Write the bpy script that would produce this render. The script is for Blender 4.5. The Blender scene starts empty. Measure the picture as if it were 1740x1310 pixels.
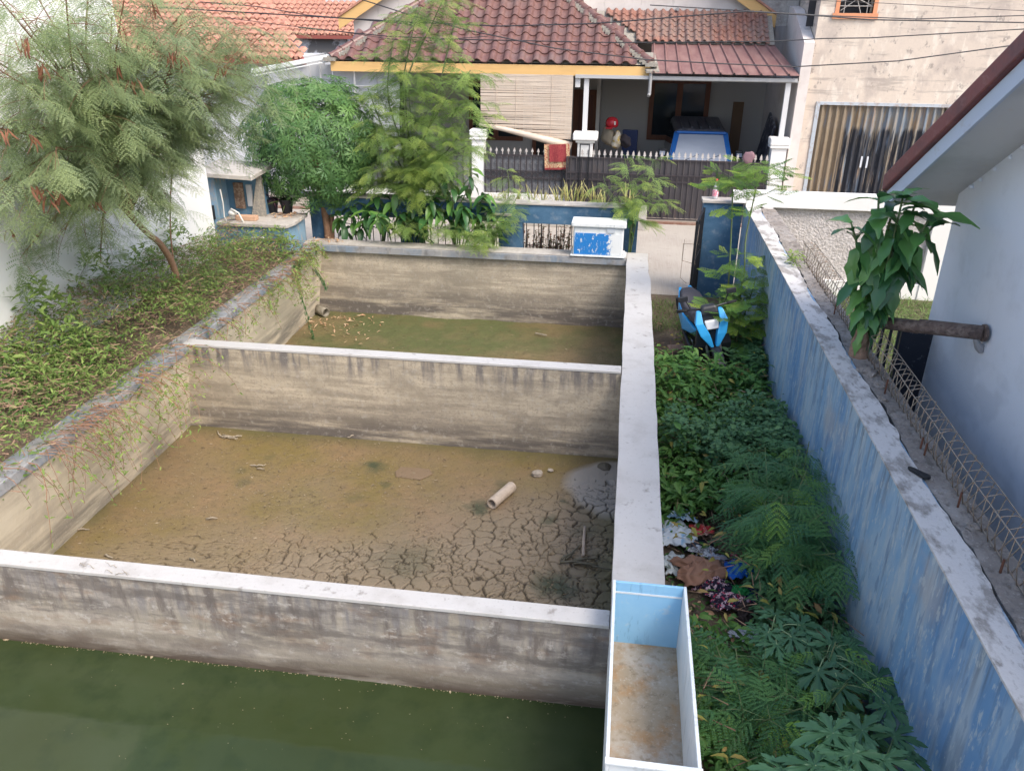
import bpy, bmesh, math, random
import numpy as np
from mathutils import Matrix, Vector, Euler
random.seed(7); RNG=np.random.default_rng(7)
C=bpy.context.scene.collection
R_=math.radians
# ------------------------------------------------------------------ camera, sky, sun, exposure
CAMH=5.0
_p,_y,_r,_f=R_(25.13),R_(7.84),R_(.5),1370.0
cF=Vector((-math.sin(_y)*math.cos(_p),math.cos(_y)*math.cos(_p),-math.sin(_p)))
_R=Vector((math.cos(_y),math.sin(_y),0)); _U=_R.cross(cF)
cR=_R*math.cos(_r)+_U*math.sin(_r); cU=-_R*math.sin(_r)+_U*math.cos(_r)
cam=bpy.data.cameras.new('camera'); co=bpy.data.objects.new('camera',cam); C.objects.link(co)
M=Matrix.Identity(4)
for i in range(3): M[i][0]=cR[i]; M[i][1]=cU[i]; M[i][2]=-cF[i]
M[2][3]=CAMH; co.matrix_world=M
cam.sensor_width=36; cam.lens=_f/1740*36; cam.clip_end=2000; cam.clip_start=.05
bpy.context.scene.camera=co
SUN_EL,SUN_AZ=R_(50),R_(128)      # azimuth clockwise from +Y: from the right and behind
W=bpy.data.worlds.new('World'); bpy.context.scene.world=W; W.use_nodes=True
nt=W.node_tree; sk=nt.nodes.new('ShaderNodeTexSky'); sk.sky_type='NISHITA'; sk.sun_disc=False
sk.sun_elevation=SUN_EL; sk.sun_rotation=SUN_AZ; sk.air_density=1.0; sk.dust_density=3.0; sk.ozone_density=1.0
bg=nt.nodes['Background']; bg.inputs[1].default_value=.15; nt.links.new(sk.outputs[0],bg.inputs[0])
sl=bpy.data.lights.new('sun','SUN'); sl.energy=1.35; sl.angle=R_(28); sl.color=(1,.93,.84)
so=bpy.data.objects.new('sun',sl); C.objects.link(so)
sd=Vector((math.sin(SUN_AZ)*math.cos(SUN_EL),math.cos(SUN_AZ)*math.cos(SUN_EL),math.sin(SUN_EL)))
so.rotation_euler=sd.to_track_quat('Z','Y').to_euler(); so.location=sd*60
vs=bpy.context.scene.view_settings; vs.view_transform='Standard'; vs.look='None'; vs.exposure=1.18; vs.gamma=1
vs.use_curve_mapping=False

def ray(x,y): return cF+cR*((x-870)/_f)-cU*((y-655)/_f)
def Pz(x,y,z): d=ray(x,y); return Vector((0,0,CAMH))+d*((z-CAMH)/d.z)
def Py(x,y,Y): d=ray(x,y); return Vector((0,0,CAMH))+d*(Y/d.y)
def Px(x,y,X): d=ray(x,y); return Vector((0,0,CAMH))+d*(X/d.x)
# ------------------------------------------------------------------ materials
_mats={}
def mat(name,col,rough=.8,layers=(),bump=(),metal=0,spec=.4,trans=0,tint=None,alpha=1,world=False,ior=None):
    """layers: (scale, lo, hi, colour, amount, zrange or None, detail). bump: (scale, strength, distance)"""
    if name in _mats: return _mats[name]
    m=bpy.data.materials.new(name); m.use_nodes=True; t=m.node_tree; N=t.nodes; L=t.links
    b=N['Principled BSDF']; b.inputs['Roughness'].default_value=rough; b.inputs['Metallic'].default_value=metal
    b.inputs['Specular IOR Level'].default_value=spec
    if ior: b.inputs['IOR'].default_value=ior
    if alpha<1: b.inputs['Alpha'].default_value=alpha
    cur=None; base=(*col,1)
    if world: geo=N.new('ShaderNodeNewGeometry'); pos=geo.outputs['Position']
    else: geo=N.new('ShaderNodeTexCoord'); pos=geo.outputs['Object']
    rgb=N.new('ShaderNodeRGB'); rgb.outputs[0].default_value=base; cur=rgb.outputs[0]
    sep=None
    k=0
    for ly in layers:
        sc,lo,hi,c,amt=ly[:5]; zr=ly[5] if len(ly)>5 else None; det=ly[6] if len(ly)>6 else 5
        k+=1
        mp=N.new('ShaderNodeMapping'); L.new(pos,mp.inputs[0])
        s3=sc if isinstance(sc,tuple) else (sc,sc,sc)
        mp.inputs['Scale'].default_value=s3; mp.inputs['Location'].default_value=(k*3.7,k*1.3,k*5.1)
        nz=N.new('ShaderNodeTexNoise'); nz.inputs['Scale'].default_value=1; nz.inputs['Detail'].default_value=det; nz.inputs['Roughness'].default_value=.62
        L.new(mp.outputs[0],nz.inputs['Vector'])
        mr=N.new('ShaderNodeMapRange'); mr.inputs['From Min'].default_value=lo; mr.inputs['From Max'].default_value=hi
        mr.inputs['To Max'].default_value=amt
        L.new(nz.outputs['Fac'],mr.inputs[0]); fac=mr.outputs[0]
        if zr:
            if sep is None: sep=N.new('ShaderNodeSeparateXYZ'); L.new(pos,sep.inputs[0])
            z0,z1,ax=zr if len(zr)==3 else (zr[0],zr[1],'Z')
            # wobble of the band edge
            ad=N.new('ShaderNodeMath'); ad.operation='MULTIPLY_ADD'; L.new(nz.outputs['Fac'],ad.inputs[0]); ad.inputs[1].default_value=abs(z1-z0)*1.2
            L.new(sep.outputs[ax],ad.inputs[2])
            off=abs(z1-z0)*.6
            zm=N.new('ShaderNodeMapRange'); zm.inputs['From Min'].default_value=z0+off; zm.inputs['From Max'].default_value=z1+off
            L.new(ad.outputs[0],zm.inputs[0])
            mu=N.new('ShaderNodeMath'); mu.operation='MULTIPLY'; L.new(fac,mu.inputs[0]); L.new(zm.outputs[0],mu.inputs[1]); fac=mu.outputs[0]
        if len(ly)>7:
            hd=N.new('ShaderNodeMapRange'); hd.inputs['From Min'].default_value=.42; hd.inputs['From Max'].default_value=.5; hd.inputs['To Max'].default_value=amt; L.new(fac,hd.inputs[0]); fac=hd.outputs[0]
        mx=N.new('ShaderNodeMix'); mx.data_type='RGBA'; L.new(fac,mx.inputs[0]); L.new(cur,mx.inputs[6]); mx.inputs[7].default_value=(*c,1)
        cur=mx.outputs[2]
    if tint:   # per-leaf colour attribute mixes towards a second colour
        at=N.new('ShaderNodeAttribute'); at.attribute_name='tint'
        mx=N.new('ShaderNodeMix'); mx.data_type='RGBA'; L.new(at.outputs['Fac'],mx.inputs[0]); L.new(cur,mx.inputs[6]); mx.inputs[7].default_value=(*tint,1); cur=mx.outputs[2]
    L.new(cur,b.inputs['Base Color'])
    if bump:
        prev=None
        for sc,st,dist in bump:
            mp=N.new('ShaderNodeMapping'); L.new(pos,mp.inputs[0]); s3=sc if isinstance(sc,tuple) else (sc,sc,sc); mp.inputs['Scale'].default_value=s3
            nz=N.new('ShaderNodeTexNoise'); nz.inputs['Scale'].default_value=1; nz.inputs['Detail'].default_value=6; L.new(mp.outputs[0],nz.inputs['Vector'])
            bp=N.new('ShaderNodeBump'); bp.inputs['Strength'].default_value=st; bp.inputs['Distance'].default_value=dist
            L.new(nz.outputs['Fac'],bp.inputs['Height'])
            if prev: L.new(prev,bp.inputs['Normal'])
            prev=bp.outputs[0]
        L.new(prev,b.inputs['Normal'])
    if trans:
        tr=N.new('ShaderNodeBsdfTranslucent'); L.new(cur,tr.inputs[0]); ms=N.new('ShaderNodeMixShader'); ms.inputs[0].default_value=trans
        L.new(b.outputs[0],ms.inputs[1]); L.new(tr.outputs[0],ms.inputs[2]); L.new(ms.outputs[0],N['Material Output'].inputs[0])
    _mats[name]=m; return m
# ------------------------------------------------------------------ builders
WM={}
class MB:
    def __init__(s): s.v=[]; s.f=[]
    def box(s,x0,x1,y0,y1,z0,z1):
        n=len(s.v); s.v+=[(x0,y0,z0),(x1,y0,z0),(x1,y1,z0),(x0,y1,z0),(x0,y0,z1),(x1,y0,z1),(x1,y1,z1),(x0,y1,z1)]
        s.f+=[tuple(n+i for i in q) for q in ((0,3,2,1),(4,5,6,7),(0,1,5,4),(1,2,6,5),(2,3,7,6),(3,0,4,7))]; return s
    def hexa(s,lo,hi):   # two quads of 4 points each
        n=len(s.v); s.v+=[tuple(p) for p in lo]+[tuple(p) for p in hi]
        s.f+=[tuple(n+i for i in q) for q in ((0,3,2,1),(4,5,6,7),(0,1,5,4),(1,2,6,5),(2,3,7,6),(3,0,4,7))]; return s
    def prism(s,poly,axis,a,b):  # poly of 2D points extruded along axis
        n=len(s.v); k=len(poly)
        for t in (a,b):
            for p,q in poly: s.v.append({'x':(t,p,q),'y':(p,t,q),'z':(p,q,t)}[axis])
        s.f.append(tuple(n+i for i in range(k))[::-1]); s.f.append(tuple(n+k+i for i in range(k)))
        for i in range(k): j=(i+1)%k; s.f.append((n+i,n+j,n+k+j,n+k+i))
        return s
    def tube(s,pts,rad,n=6,caps=True):
        pts=[Vector(p) for p in pts]; rad=rad if isinstance(rad,(list,tuple)) else [rad]*len(pts)
        b=len(s.v); up=Vector((0,0,1)); prevx=None
        for i,p in enumerate(pts):
            d=(pts[min(i+1,len(pts)-1)]-pts[max(i-1,0)]).normalized()
            if prevx is None:
                x=d.cross(up); x=x.normalized() if x.length>1e-3 else Vector((1,0,0))
            else: x=(prevx-d*prevx.dot(d)).normalized()
            prevx=x; y=d.cross(x)
            for k in range(n):
                a=2*math.pi*k/n; s.v.append(tuple(p+(x*math.cos(a)+y*math.sin(a))*rad[i]))
        for i in range(len(pts)-1):
            for k in range(n):
                j=(k+1)%n; s.f.append((b+i*n+k,b+i*n+j,b+(i+1)*n+j,b+(i+1)*n+k))
        if caps: s.f.append(tuple(b+k for k in range(n))[::-1]); s.f.append(tuple(b+(len(pts)-1)*n+k for k in range(n)))
        return s
    def quad(s,*p):
        n=len(s.v); s.v+=[tuple(q) for q in p]; s.f.append(tuple(range(n,n+len(p)))); return s
    def lathe(s,prof,n=16,c=(0,0,0)):
        b=len(s.v)
        for r,z in prof:
            for k in range(n): a=2*math.pi*k/n; s.v.append((c[0]+r*math.cos(a),c[1]+r*math.sin(a),c[2]+z))
        for i in range(len(prof)-1):
            for k in range(n): j=(k+1)%n; s.f.append((b+i*n+k,b+i*n+j,b+(i+1)*n+j,b+(i+1)*n+k))
        s.f.append(tuple(b+k for k in range(n))[::-1]); s.f.append(tuple(b+(len(prof)-1)*n+k for k in range(n)))
        return s
    def mesh(s,name,m,smooth=False):
        me=bpy.data.meshes.new(name); me.from_pydata(s.v,[],s.f)
        if m: me.materials.append(m)
        if smooth: me.shade_smooth()
        return me
    def build(s,name,m,parent=None,bevel=0,smooth=False,solid=0,seg=2):
        return link(name,s.mesh(name,m,smooth),parent,None,bevel,solid,seg)
def link(name,me,parent=None,mtx=None,bevel=0,solid=0,seg=2):
    o=bpy.data.objects.new(name,me); C.objects.link(o)
    mtx=mtx or Matrix.Identity(4)
    if parent is not None:
        o.parent=parent; o.matrix_parent_inverse=WM.get(parent.name,Matrix.Identity(4)).inverted()
    o.matrix_basis=mtx; WM[o.name]=mtx.copy()
    if solid: md=o.modifiers.new('s','SOLIDIFY'); md.thickness=solid; md.offset=0
    if bevel: md=o.modifiers.new('b','BEVEL'); md.width=bevel; md.segments=seg; md.limit_method='ANGLE'; md.angle_limit=R_(40)
    return o
def tag(o,label=None,cat=None,group=None,kind=None):
    if label: o['label']=label
    if cat: o['category']=cat
    if group: o['group']=group
    if kind: o['kind']=kind
    return o
def thing(name,label,cat,loc=(0,0,0),rz=0,group=None):
    o=bpy.data.objects.new(name,None); C.objects.link(o); o.empty_display_size=.1
    o.location=loc; o.rotation_euler=(0,0,rz); WM[o.name]=Matrix.Translation(Vector(loc))@Matrix.Rotation(rz,4,'Z')
    return tag(o,label,cat,group)
def LT(loc=(0,0,0),rot=(0,0,0),sc=1):
    s=sc if isinstance(sc,tuple) else (sc,sc,sc)
    return Matrix.Translation(Vector(loc))@Euler(rot).to_matrix().to_4x4()@Matrix.Diagonal((*s,1))
def struct(name,mb,m,**k): return tag(mb.build(name,m,**k),kind='structure')
def fr(a,b): return random.uniform(a,b)
# ---- leaf geometry: arrays of kites (n,4,3)
def kite(base,d,side,L,w,droop=0,mid=.45):
    base=np.array(base,float); d=np.array(d,float); side=np.array(side,float)
    tip=base+d*L; tip[2]-=droop*L; m=base+d*L*mid; m[2]-=droop*L*.3
    return [base,m-side*w/2,tip,m+side*w/2]
def bipinnate(L=.22,npin=7,nlf=11,pl=.085,ll=.013,lw=.0035,curl=.5,seed=0,open_=1.0):
    r=np.random.default_rng(seed); K=[]
    for i in range(npin):
        t=(i+.8)/npin; x=L*t; z=-curl*L*t*t*.6; ax=np.array([x,0,z])
        plen=pl*(1-.45*abs(t-.45))*r.uniform(.85,1.1)
        for s in (-1,1):
            a=R_(62-22*t)*open_+r.normal(0,.08); d=np.array([math.cos(a),s*math.sin(a),-.18-.25*r.random()]); d/=np.linalg.norm(d)
            sd=np.cross(d,[0,0,1]); sd/=np.linalg.norm(sd)
            for j in range(nlf):
                u=(j+.7)/nlf; p=ax+d*plen*u; p[2]-=.25*plen*u*u
                l=ll*(1-.5*abs(u-.4))
                for q in (-1,1):
                    ld=d*.55+sd*q*.85; ld/=np.linalg.norm(ld)
                    K.append(kite(p,ld,np.cross(ld,[0,0,1]),l,lw,.15))
            K.append(kite(ax,d,sd,plen,.0016,.25))
    K.append(kite([0,0,0],np.array([1,0,-curl*.6]),np.array([0,1,0]),L,.004))
    return np.array(K)
def palmstar(n=8,L=.14,w=.022,side=True,seed=0,droop=.35):
    r=np.random.default_rng(seed); K=[]
    for i in range(n):
        a=math.pi*2*(i+.5)/(n+.8)-math.pi+r.normal(0,.06); d=np.array([math.cos(a),math.sin(a),.05]); sd=np.array([-d[1],d[0],0])
        l=L*(.7+.35*math.cos(a*.5))*r.uniform(.9,1.1)
        K.append(kite([0,0,0],d,sd,l,w,droop,.5))
        if side:
            for q in (-1,1):
                for u in (.42,.66):
                    p=d*l*u; p[2]-=droop*l*u*.6; e=d*.72+sd*q*.7; K.append(kite(p+np.array([0,0,.001]),e,np.cross([0,0,1],e),l*.3*(1.25-u),w*.55,droop,.5))
    return np.array(K)
def oval(L=.08,w=.035,fold=.25,droop=.3,n=3,wav=0,seed=0):
    """one leaf as two rows of quads folded on the midrib"""
    r=np.random.default_rng(seed); K=[]; prof=[0]+[math.sin(math.pi*(u/n)**.8)**.8 if u<n else 0 for u in range(1,n+1)]
    P=[]
    for i in range(n+1):
        u=i/n; x=L*u; z=-droop*L*u*u; hw=w/2*max(prof[i],.02)
        wv=wav*L*math.sin(i*2.1+seed)
        P.append((np.array([x,-hw,z+fold*hw+wv]),np.array([x,0,z]),np.array([x,hw,z+fold*hw-wv])))
    for i in range(n):
        a,b=P[i],P[i+1]; K.append([a[0],a[1],b[1],b[0]]); K.append([a[1],a[2],b[2],b[1]])
    return np.array(K)
def rotm(yaw,pitch,roll):
    """rows of rotation matrices; leaf axis +x is aimed at yaw and raised by pitch"""
    cy,sy,cp,sp,cr,sr=np.cos(yaw),np.sin(yaw),np.cos(pitch),np.sin(pitch),np.cos(roll),np.sin(roll)
    X=np.stack([cy*cp,sy*cp,sp],-1); Y0=np.stack([-sy,cy,0*cy],-1); Z0=np.cross(X,Y0)
    Y=Y0*cr[:,None]+Z0*sr[:,None]; Z=np.cross(X,Y); return np.stack([X,Y,Z],-1)
def leaves_mesh(name,variants,vi,pos,rot,sc,tint,m):
    VV=[];TT=[]
    for k,v in enumerate(variants):
        s=np.where(vi==k)[0]
        if len(s)==0: continue
        flat=v.reshape(-1,3); w=np.einsum('nij,kj->nki',rot[s]*sc[s,None,None],flat)+pos[s][:,None,:]
        VV.append(w.reshape(-1,3)); TT.append(np.repeat(tint[s],len(flat)))
    V=np.concatenate(VV); T=np.concatenate(TT).astype(np.float32); n=len(V); q=n//4
    me=bpy.data.meshes.new(name); me.vertices.add(n); me.vertices.foreach_set('co',V.astype(np.float32).ravel())
    me.loops.add(n); me.loops.foreach_set('vertex_index',np.arange(n,dtype=np.int32)); me.polygons.add(q)
    me.polygons.foreach_set('loop_start',np.arange(0,n,4,dtype=np.int32)); me.update(calc_edges=True)
    a=me.attributes.new('tint','FLOAT','POINT'); a.data.foreach_set('value',T)
    me.materials.append(m); return me
def grid_mesh(name,xs,ys,Z,m,smooth=True,attrs=None):
    nx,ny=len(xs),len(ys); X,Y=np.meshgrid(xs,ys); V=np.stack([X,Y,Z],-1).reshape(-1,3)
    i=np.arange(nx*ny).reshape(ny,nx); F=np.stack([i[:-1,:-1],i[:-1,1:],i[1:,1:],i[1:,:-1]],-1).reshape(-1,4)
    me=bpy.data.meshes.new(name); me.vertices.add(len(V)); me.vertices.foreach_set('co',V.astype(np.float32).ravel())
    me.loops.add(F.size); me.loops.foreach_set('vertex_index',F.astype(np.int32).ravel()); me.polygons.add(len(F))
    me.polygons.foreach_set('loop_start',np.arange(0,F.size,4,dtype=np.int32)); me.update(calc_edges=True)
    for k,v in (attrs or {}).items():
        a=me.attributes.new(k,'FLOAT','POINT'); a.data.foreach_set('value',v.astype(np.float32).ravel())
    me.materials.append(m)
    if smooth: me.shade_smooth()
    return me
def vnoise(X,Y,s,seed=0):
    r=np.random.default_rng(seed); G=r.random((64,64)); x=X*s+100; y=Y*s+100; xi=np.floor(x).astype(int); yi=np.floor(y).astype(int); fx=x-xi; fy=y-yi
    fx=fx*fx*(3-2*fx); fy=fy*fy*(3-2*fy); g=lambda a,b:G[a%64,b%64]
    return (g(xi,yi)*(1-fx)+g(xi+1,yi)*fx)*(1-fy)+(g(xi,yi+1)*(1-fx)+g(xi+1,yi+1)*fx)*fy
# ------------------------------------------------------------------ shared materials
mWhiteCap=mat('white_plaster_cap',(.475,.465,.45),.75,[(1.2,.45,.7,(.41,.39,.37),.6),((3,3,3),.52,.66,(.36,.34,.32),.5),((6,6,6),.62,.70,(.2,.18,.16),.7),(34,.6,.7,(.25,.23,.2),.55)],[(25,.25,.01),(160,.2,.003)])
mWallCream=mat('pond_wall_cream',(.62,.545,.41),.85,[((.6,.6,9),.42,.62,(.45,.38,.28),.7),((3,3,3),.5,.7,(.4,.35,.28),.6),((1,1,7),.4,.6,(.2,.18,.15),.85,(.25,-.1)),((6,6,1.3),.5,.65,(.3,.3,.31),.6,(.55,.9)),(40,.55,.75,(.66,.62,.52),.4)],[(18,.3,.012),(120,.35,.004)])
def pondwall(name,base,top):
    return mat(name,base,.88,[((.5,.5,5.5),.44,.6,tuple(c*.62 for c in base),.85),((.7,.7,13),.55,.64,tuple(min(1,c*1.3) for c in base),.6),((1.3,1.3,9),.54,.64,tuple(c*.5 for c in base),.6),((4,4,5),.5,.66,tuple(min(1,c*1.2) for c in base),.5),((30,30,34),.52,.64,tuple(c*.55 for c in base),.55),((2.2,2.2,3.5),.48,.68,tuple(c*.6 for c in base),.7),
      ((.7,.7,7),.36,.54,(.11,.095,.085),.9,(.3,-.2)),((9,9,1.1),.44,.6,(.13,.12,.12),top,(.5,.8)),((14,14,14),.55,.7,(.42,.39,.34),.5),((60,60,60),.5,.8,(.2,.18,.16),.3)],[(14,.35,.015),(90,.4,.005)])
mWallMid=pondwall('pond_wall_mid',(.45,.385,.29),.85)
mWallFar=pondwall('pond_wall_far',(.49,.42,.32),.2)
mWallNear=mat('pond_wall_near',(.31,.275,.22),.88,[((.35,.35,6),.42,.6,(.42,.375,.32),.8),((1.6,1.6,2.6),.48,.62,(.20,.18,.165),.75),((9,9,1.0),.42,.6,(.2,.19,.19),.9,(.45,.72)),((7,7,2),.5,.62,(.12,.1,.09),.8,(.3,.62)),((3,3,6),.52,.64,(.22,.14,.09),.5,(.1,.6)),((13,13,17),.56,.66,(.46,.43,.39),.6),((.8,.8,5),.3,.5,(.07,.05,.035),.95,(.34,.10)),((2,2,9),.46,.58,(.12,.105,.095),.7,(.2,.45))],[(14,.4,.015),(90,.4,.005)])
mBluePaint=mat('faded_blue_paint',(.10,.21,.33),.75,[((3,3,1.2),.45,.65,(.17,.28,.38),.7),((5,5,2),.52,.7,(.05,.09,.14),.6),(14,.6,.7,(.4,.42,.42),.5)],[(20,.3,.01)])
mBlueLip=mat('blue_grey_lip',(.28,.28,.28),.85,[((2,2,2),.48,.64,(.15,.21,.28),.7),((7,7,7),.5,.68,(.15,.14,.13),.7),((12,12,3),.55,.7,(.42,.39,.34),.6)],[(20,.4,.012)])
mConcTop=mat('weathered_concrete_top',(.42,.39,.35),.9,[((2,2,2),.45,.65,(.28,.25,.22),.7),(9,.5,.7,(.55,.52,.48),.6),(30,.6,.75,(.15,.14,.12),.5)],[(20,.4,.012),(120,.3,.004)])
mConc=mat('street_concrete',(.40,.36,.31),.9,[(.7,.4,.65,(.32,.28,.24),.7),((60,1.5,1),.45,.65,(.45,.41,.36),.5),(7,.58,.72,(.24,.21,.18),.5)],[((90,3,1),.3,.006),(40,.3,.004)])
mSoil=mat('soil',(.13,.095,.065),.95,[(3,.4,.65,(.19,.15,.1),.7),(22,.55,.7,(.24,.2,.15),.6)],[(12,.7,.05),(60,.6,.02)])
mWhiteWall=mat('white_painted_wall',(.80,.79,.76),.8,[(.6,.4,.7,(.72,.7,.66),.7),((5,5,1),.58,.75,(.55,.52,.47),.4)],[(40,.1,.004)])
mStem=mat('brown_stem',(.23,.12,.07),.85,[(20,.4,.7,(.33,.2,.12),.7)],[(60,.5,.004)])
mGreenStem=mat('green_stem',(.10,.16,.06),.7,[(20,.4,.7,(.16,.15,.08),.7)])
mBlack=mat('black_metal',(.02,.022,.026),.45,[(18,.55,.7,(.08,.06,.05),.6)],metal=.3)
mIron=mat('dark_painted_iron',(.045,.04,.045),.5,[(18,.5,.7,(.09,.06,.05),.5)])
mDark=mat('dark_interior',(.03,.03,.035),.6)
mGlass=mat('window_glass',(.02,.025,.03),.08,spec=.6)
mWood=mat('brown_wood',(.17,.065,.035),.55,[((30,30,2),.4,.6,(.11,.04,.02),.7)])
mYellow=mat('yellow_fascia',(.68,.43,.17),.6,[((1,6,6),.5,.7,(.55,.33,.13),.6)])
mOrange=mat('orange_frame',(.62,.27,.14),.7,[(5,.5,.7,(.5,.2,.1),.5)])
# ------------------------------------------------------------------ ground, street, pond beds
g=MB(); B=400
X0,X1,Y0,Y1=-5.95,.3,-1.5,14.6
g.quad((-B,-B,0),(B,-B,0),(B,Y0,0),(-B,Y0,0)); g.quad((-B,Y1,0),(B,Y1,0),(B,B,0),(-B,B,0))
g.quad((-B,Y0,0),(X0,Y0,0),(X0,Y1,0),(-B,Y1,0)); g.quad((X1,Y0,0),(B,Y0,0),(B,Y1,0),(X1,Y1,0))
struct('ground',g,mSoil)
struct('street',MB().quad((-30,15.08,.006),(30,15.08,.006),(30,21.05,.006),(-30,21.05,.006)),mConc)
struct('street_gutter',MB().box(-30,30,20.75,20.9,.007,.05),mat('gutter_red',(.2,.1,.07),.9,[(8,.4,.6,(.3,.22,.17),.6)]))
struct('house_forecourt',MB().box(-12,4,21.02,26,.0,.1),mat('forecourt',(.42,.36,.3),.85,[(2,.4,.65,(.33,.28,.23),.7)]))
gy=MB(); struct('neighbour_yard',MB().box(2.66,9,2,14.9,.002,.22),mat('yard_soil',(.09,.10,.045),.95,[(4,.4,.6,(.14,.11,.07),.8)],[(15,.6,.03)]))
struct('planter_soil',MB().box(-7.6,-5.9,1,14.0,.3,.86),mSoil,bevel=.02)
struct('soil_strip',MB().box(-7.9,.5,14.71,15.0,.001,.5),mSoil)
# cracked mud of the middle pond
def densify(a,b,da,c,d,db):
    return np.concatenate([np.arange(a,b,da),np.arange(b,d+db,db)])
xs=np.concatenate([np.arange(-5.95,-4.0,.03),np.arange(-4.0,.17,.0105)]); xs[-1]=.17
ys=np.concatenate([np.arange(4.8,8.6,.0105),np.arange(8.6,9.3,.03)]); ys[-1]=9.3
X,Y=np.meshgrid(xs,ys)
def cellcrack(X,Y,size,seed):
    r=np.random.default_rng(seed); x=X/size; y=Y/size; xi=np.floor(x).astype(int); yi=np.floor(y).astype(int)
    J=r.random((128,128,2)); d=[]
    F1=np.full(X.shape,9.); P1x=np.zeros(X.shape); P1y=np.zeros(X.shape); cand=[]
    for i in (-1,0,1):
        for j in (-1,0,1):
            px=xi+i+.1+.8*J[(xi+i)%128,(yi+j)%128,0]; py=yi+j+.1+.8*J[(xi+i)%128,(yi+j)%128,1]
            dd=(px-x)**2+(py-y)**2; cand.append((px,py,dd)); m=dd<F1; F1=np.where(m,dd,F1); P1x=np.where(m,px,P1x); P1y=np.where(m,py,P1y)
    E=np.full(X.shape,9.)
    for px,py,dd in cand:
        L=np.hypot(px-P1x,py-P1y); e=np.where(L>1e-6,(dd-F1)/(2*np.maximum(L,1e-6)),9.); E=np.minimum(E,e)
    return E*size
wx=X+.13*(vnoise(X,Y,4,1)-.5)+.055*(vnoise(X,Y,14,2)-.5)+.015*(vnoise(X,Y,45,21)-.5); wy=Y+.13*(vnoise(X,Y,4,3)-.5)+.055*(vnoise(X,Y,14,4)-.5)+.015*(vnoise(X,Y,45,22)-.5)
E1=cellcrack(wx,wy*1.12,.175,5); E2=cellcrack(wx+3,wy+1,.10,9)
# where the mud has dried: lower right
dry=np.clip((X+4.2)*.5+(7.6-Y)*.66-.25+1.1*(vnoise(X,Y,1.1,6)-.5),0,1)*np.clip((8.9-Y)*1.3,0,1)
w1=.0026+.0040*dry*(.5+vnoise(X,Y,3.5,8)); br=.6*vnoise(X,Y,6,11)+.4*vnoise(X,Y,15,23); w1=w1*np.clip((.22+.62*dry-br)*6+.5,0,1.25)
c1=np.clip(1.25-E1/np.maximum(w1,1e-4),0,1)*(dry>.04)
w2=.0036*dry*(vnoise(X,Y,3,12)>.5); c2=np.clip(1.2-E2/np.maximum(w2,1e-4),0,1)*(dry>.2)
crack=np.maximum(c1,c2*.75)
curl=np.exp(-E1/.02)*.003*dry
Z=-.345+.018*(vnoise(X,Y,1.3,13)-.5)+.008*(vnoise(X,Y,7,14)-.5)+.004*(vnoise(X,Y,30,15)-.5)+curl-crack*.03
# corner drain: a raised grey patch with a sump hole
dr=np.hypot((X-.2)/.75,(Y-8.55)/.72); 
grey=np.clip((1.0-dr+.25*(vnoise(X,Y,4,17)-.5))*4,0,1); Z=Z+grey*.03*(1-crack)+grey*crack*.03
hole=np.hypot(X-.045,Y-8.6); Z=Z-.12*np.clip((.055-hole)/.02,0,1)
for cx,cy_,rr,a in ((-.22,7.0,.36,.02),(-.22,7.0,.2,-.02)):
    dd=np.hypot(X-cx,(Y-cy_)*1.1); Z=Z+a*np.exp(-((dd-rr)/.025)**2)
alg=np.zeros(X.shape)
for cx,cy_,rr,a in ((-2.96,8.62,.19,1),(-1.45,7.86,.2,.9),(-.42,6.62,.3,1),(-.5,8.15,.09,.8),(-.62,7.72,.13,.7),(-3.0,7.85,.16,.35),(-4.45,7.95,.14,.4),(-4.6,8.25,.12,.35),(-2.1,6.75,.45,.45),(-.2,7.6,.2,.35),(-2.7,8.2,.06,.5),(-2.55,8.05,.06,.4),(-1.25,8.35,.16,.6),(-4.4,8.6,.1,.35)):
    dd=np.hypot(X-cx,Y-cy_)+.12*(vnoise(X,Y,9,18)-.5)+.05*(vnoise(X,Y,30,19)-.5); alg=np.maximum(alg,a*np.clip((rr-dd)/(rr*.7),0,1))
def mudmat(name,far=False):
    m=mat(name,(.19,.138,.070),.55,[(.55,.42,.62,(.165,.125,.040),.85),((1.4,1.4,1.4),.45,.7,(.24,.15,.085),.6),(9,.5,.7,(.14,.105,.065),.5),((70,70,70),.60,.70,(.36,.28,.17),.7),((45,45,45),.58,.68,(.07,.05,.03),.7),((22,22,22),.60,.68,(.11,.075,.045),.6)] if not far else
      [(.5,.38,.56,(.085,.10,.035),.95),((1.2,1.2,1.2),.50,.68,(.17,.12,.055),.6),((38,38,38),.52,.64,(.06,.055,.025),.7),((70,70,70),.66,.74,(.3,.25,.16),.6)],[(9,.25,.02),(50,.45,.008)])
    return m
mMud=mudmat('wet_mud')
t=mMud.node_tree; N=t.nodes; L=t.links; b=N['Principled BSDF']
def addmix(attr,col,scale=1.0,pw=None):
    src=b.inputs['Base Color'].links[0].from_socket; a=N.new('ShaderNodeAttribute'); a.attribute_name=attr
    mu=N.new('ShaderNodeMath'); mu.operation='MULTIPLY'; mu.inputs[1].default_value=scale; L.new(a.outputs['Fac'],mu.inputs[0])
    mx=N.new('ShaderNodeMix'); mx.data_type='RGBA'; L.new(mu.outputs[0],mx.inputs[0]); L.new(src,mx.inputs[6]); mx.inputs[7].default_value=(*col,1); L.new(mx.outputs[2],b.inputs['Base Color'])
addmix('dry',(.23,.185,.13),.7); addmix('edge',(.085,.085,.035),.75); addmix('algae',(.045,.058,.03),.9); addmix('grey',(.3,.28,.25),.9); addmix('crack',(.035,.024,.012),.88)  # crack tint: damp mud, with the shade of the recess put into the colour
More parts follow.
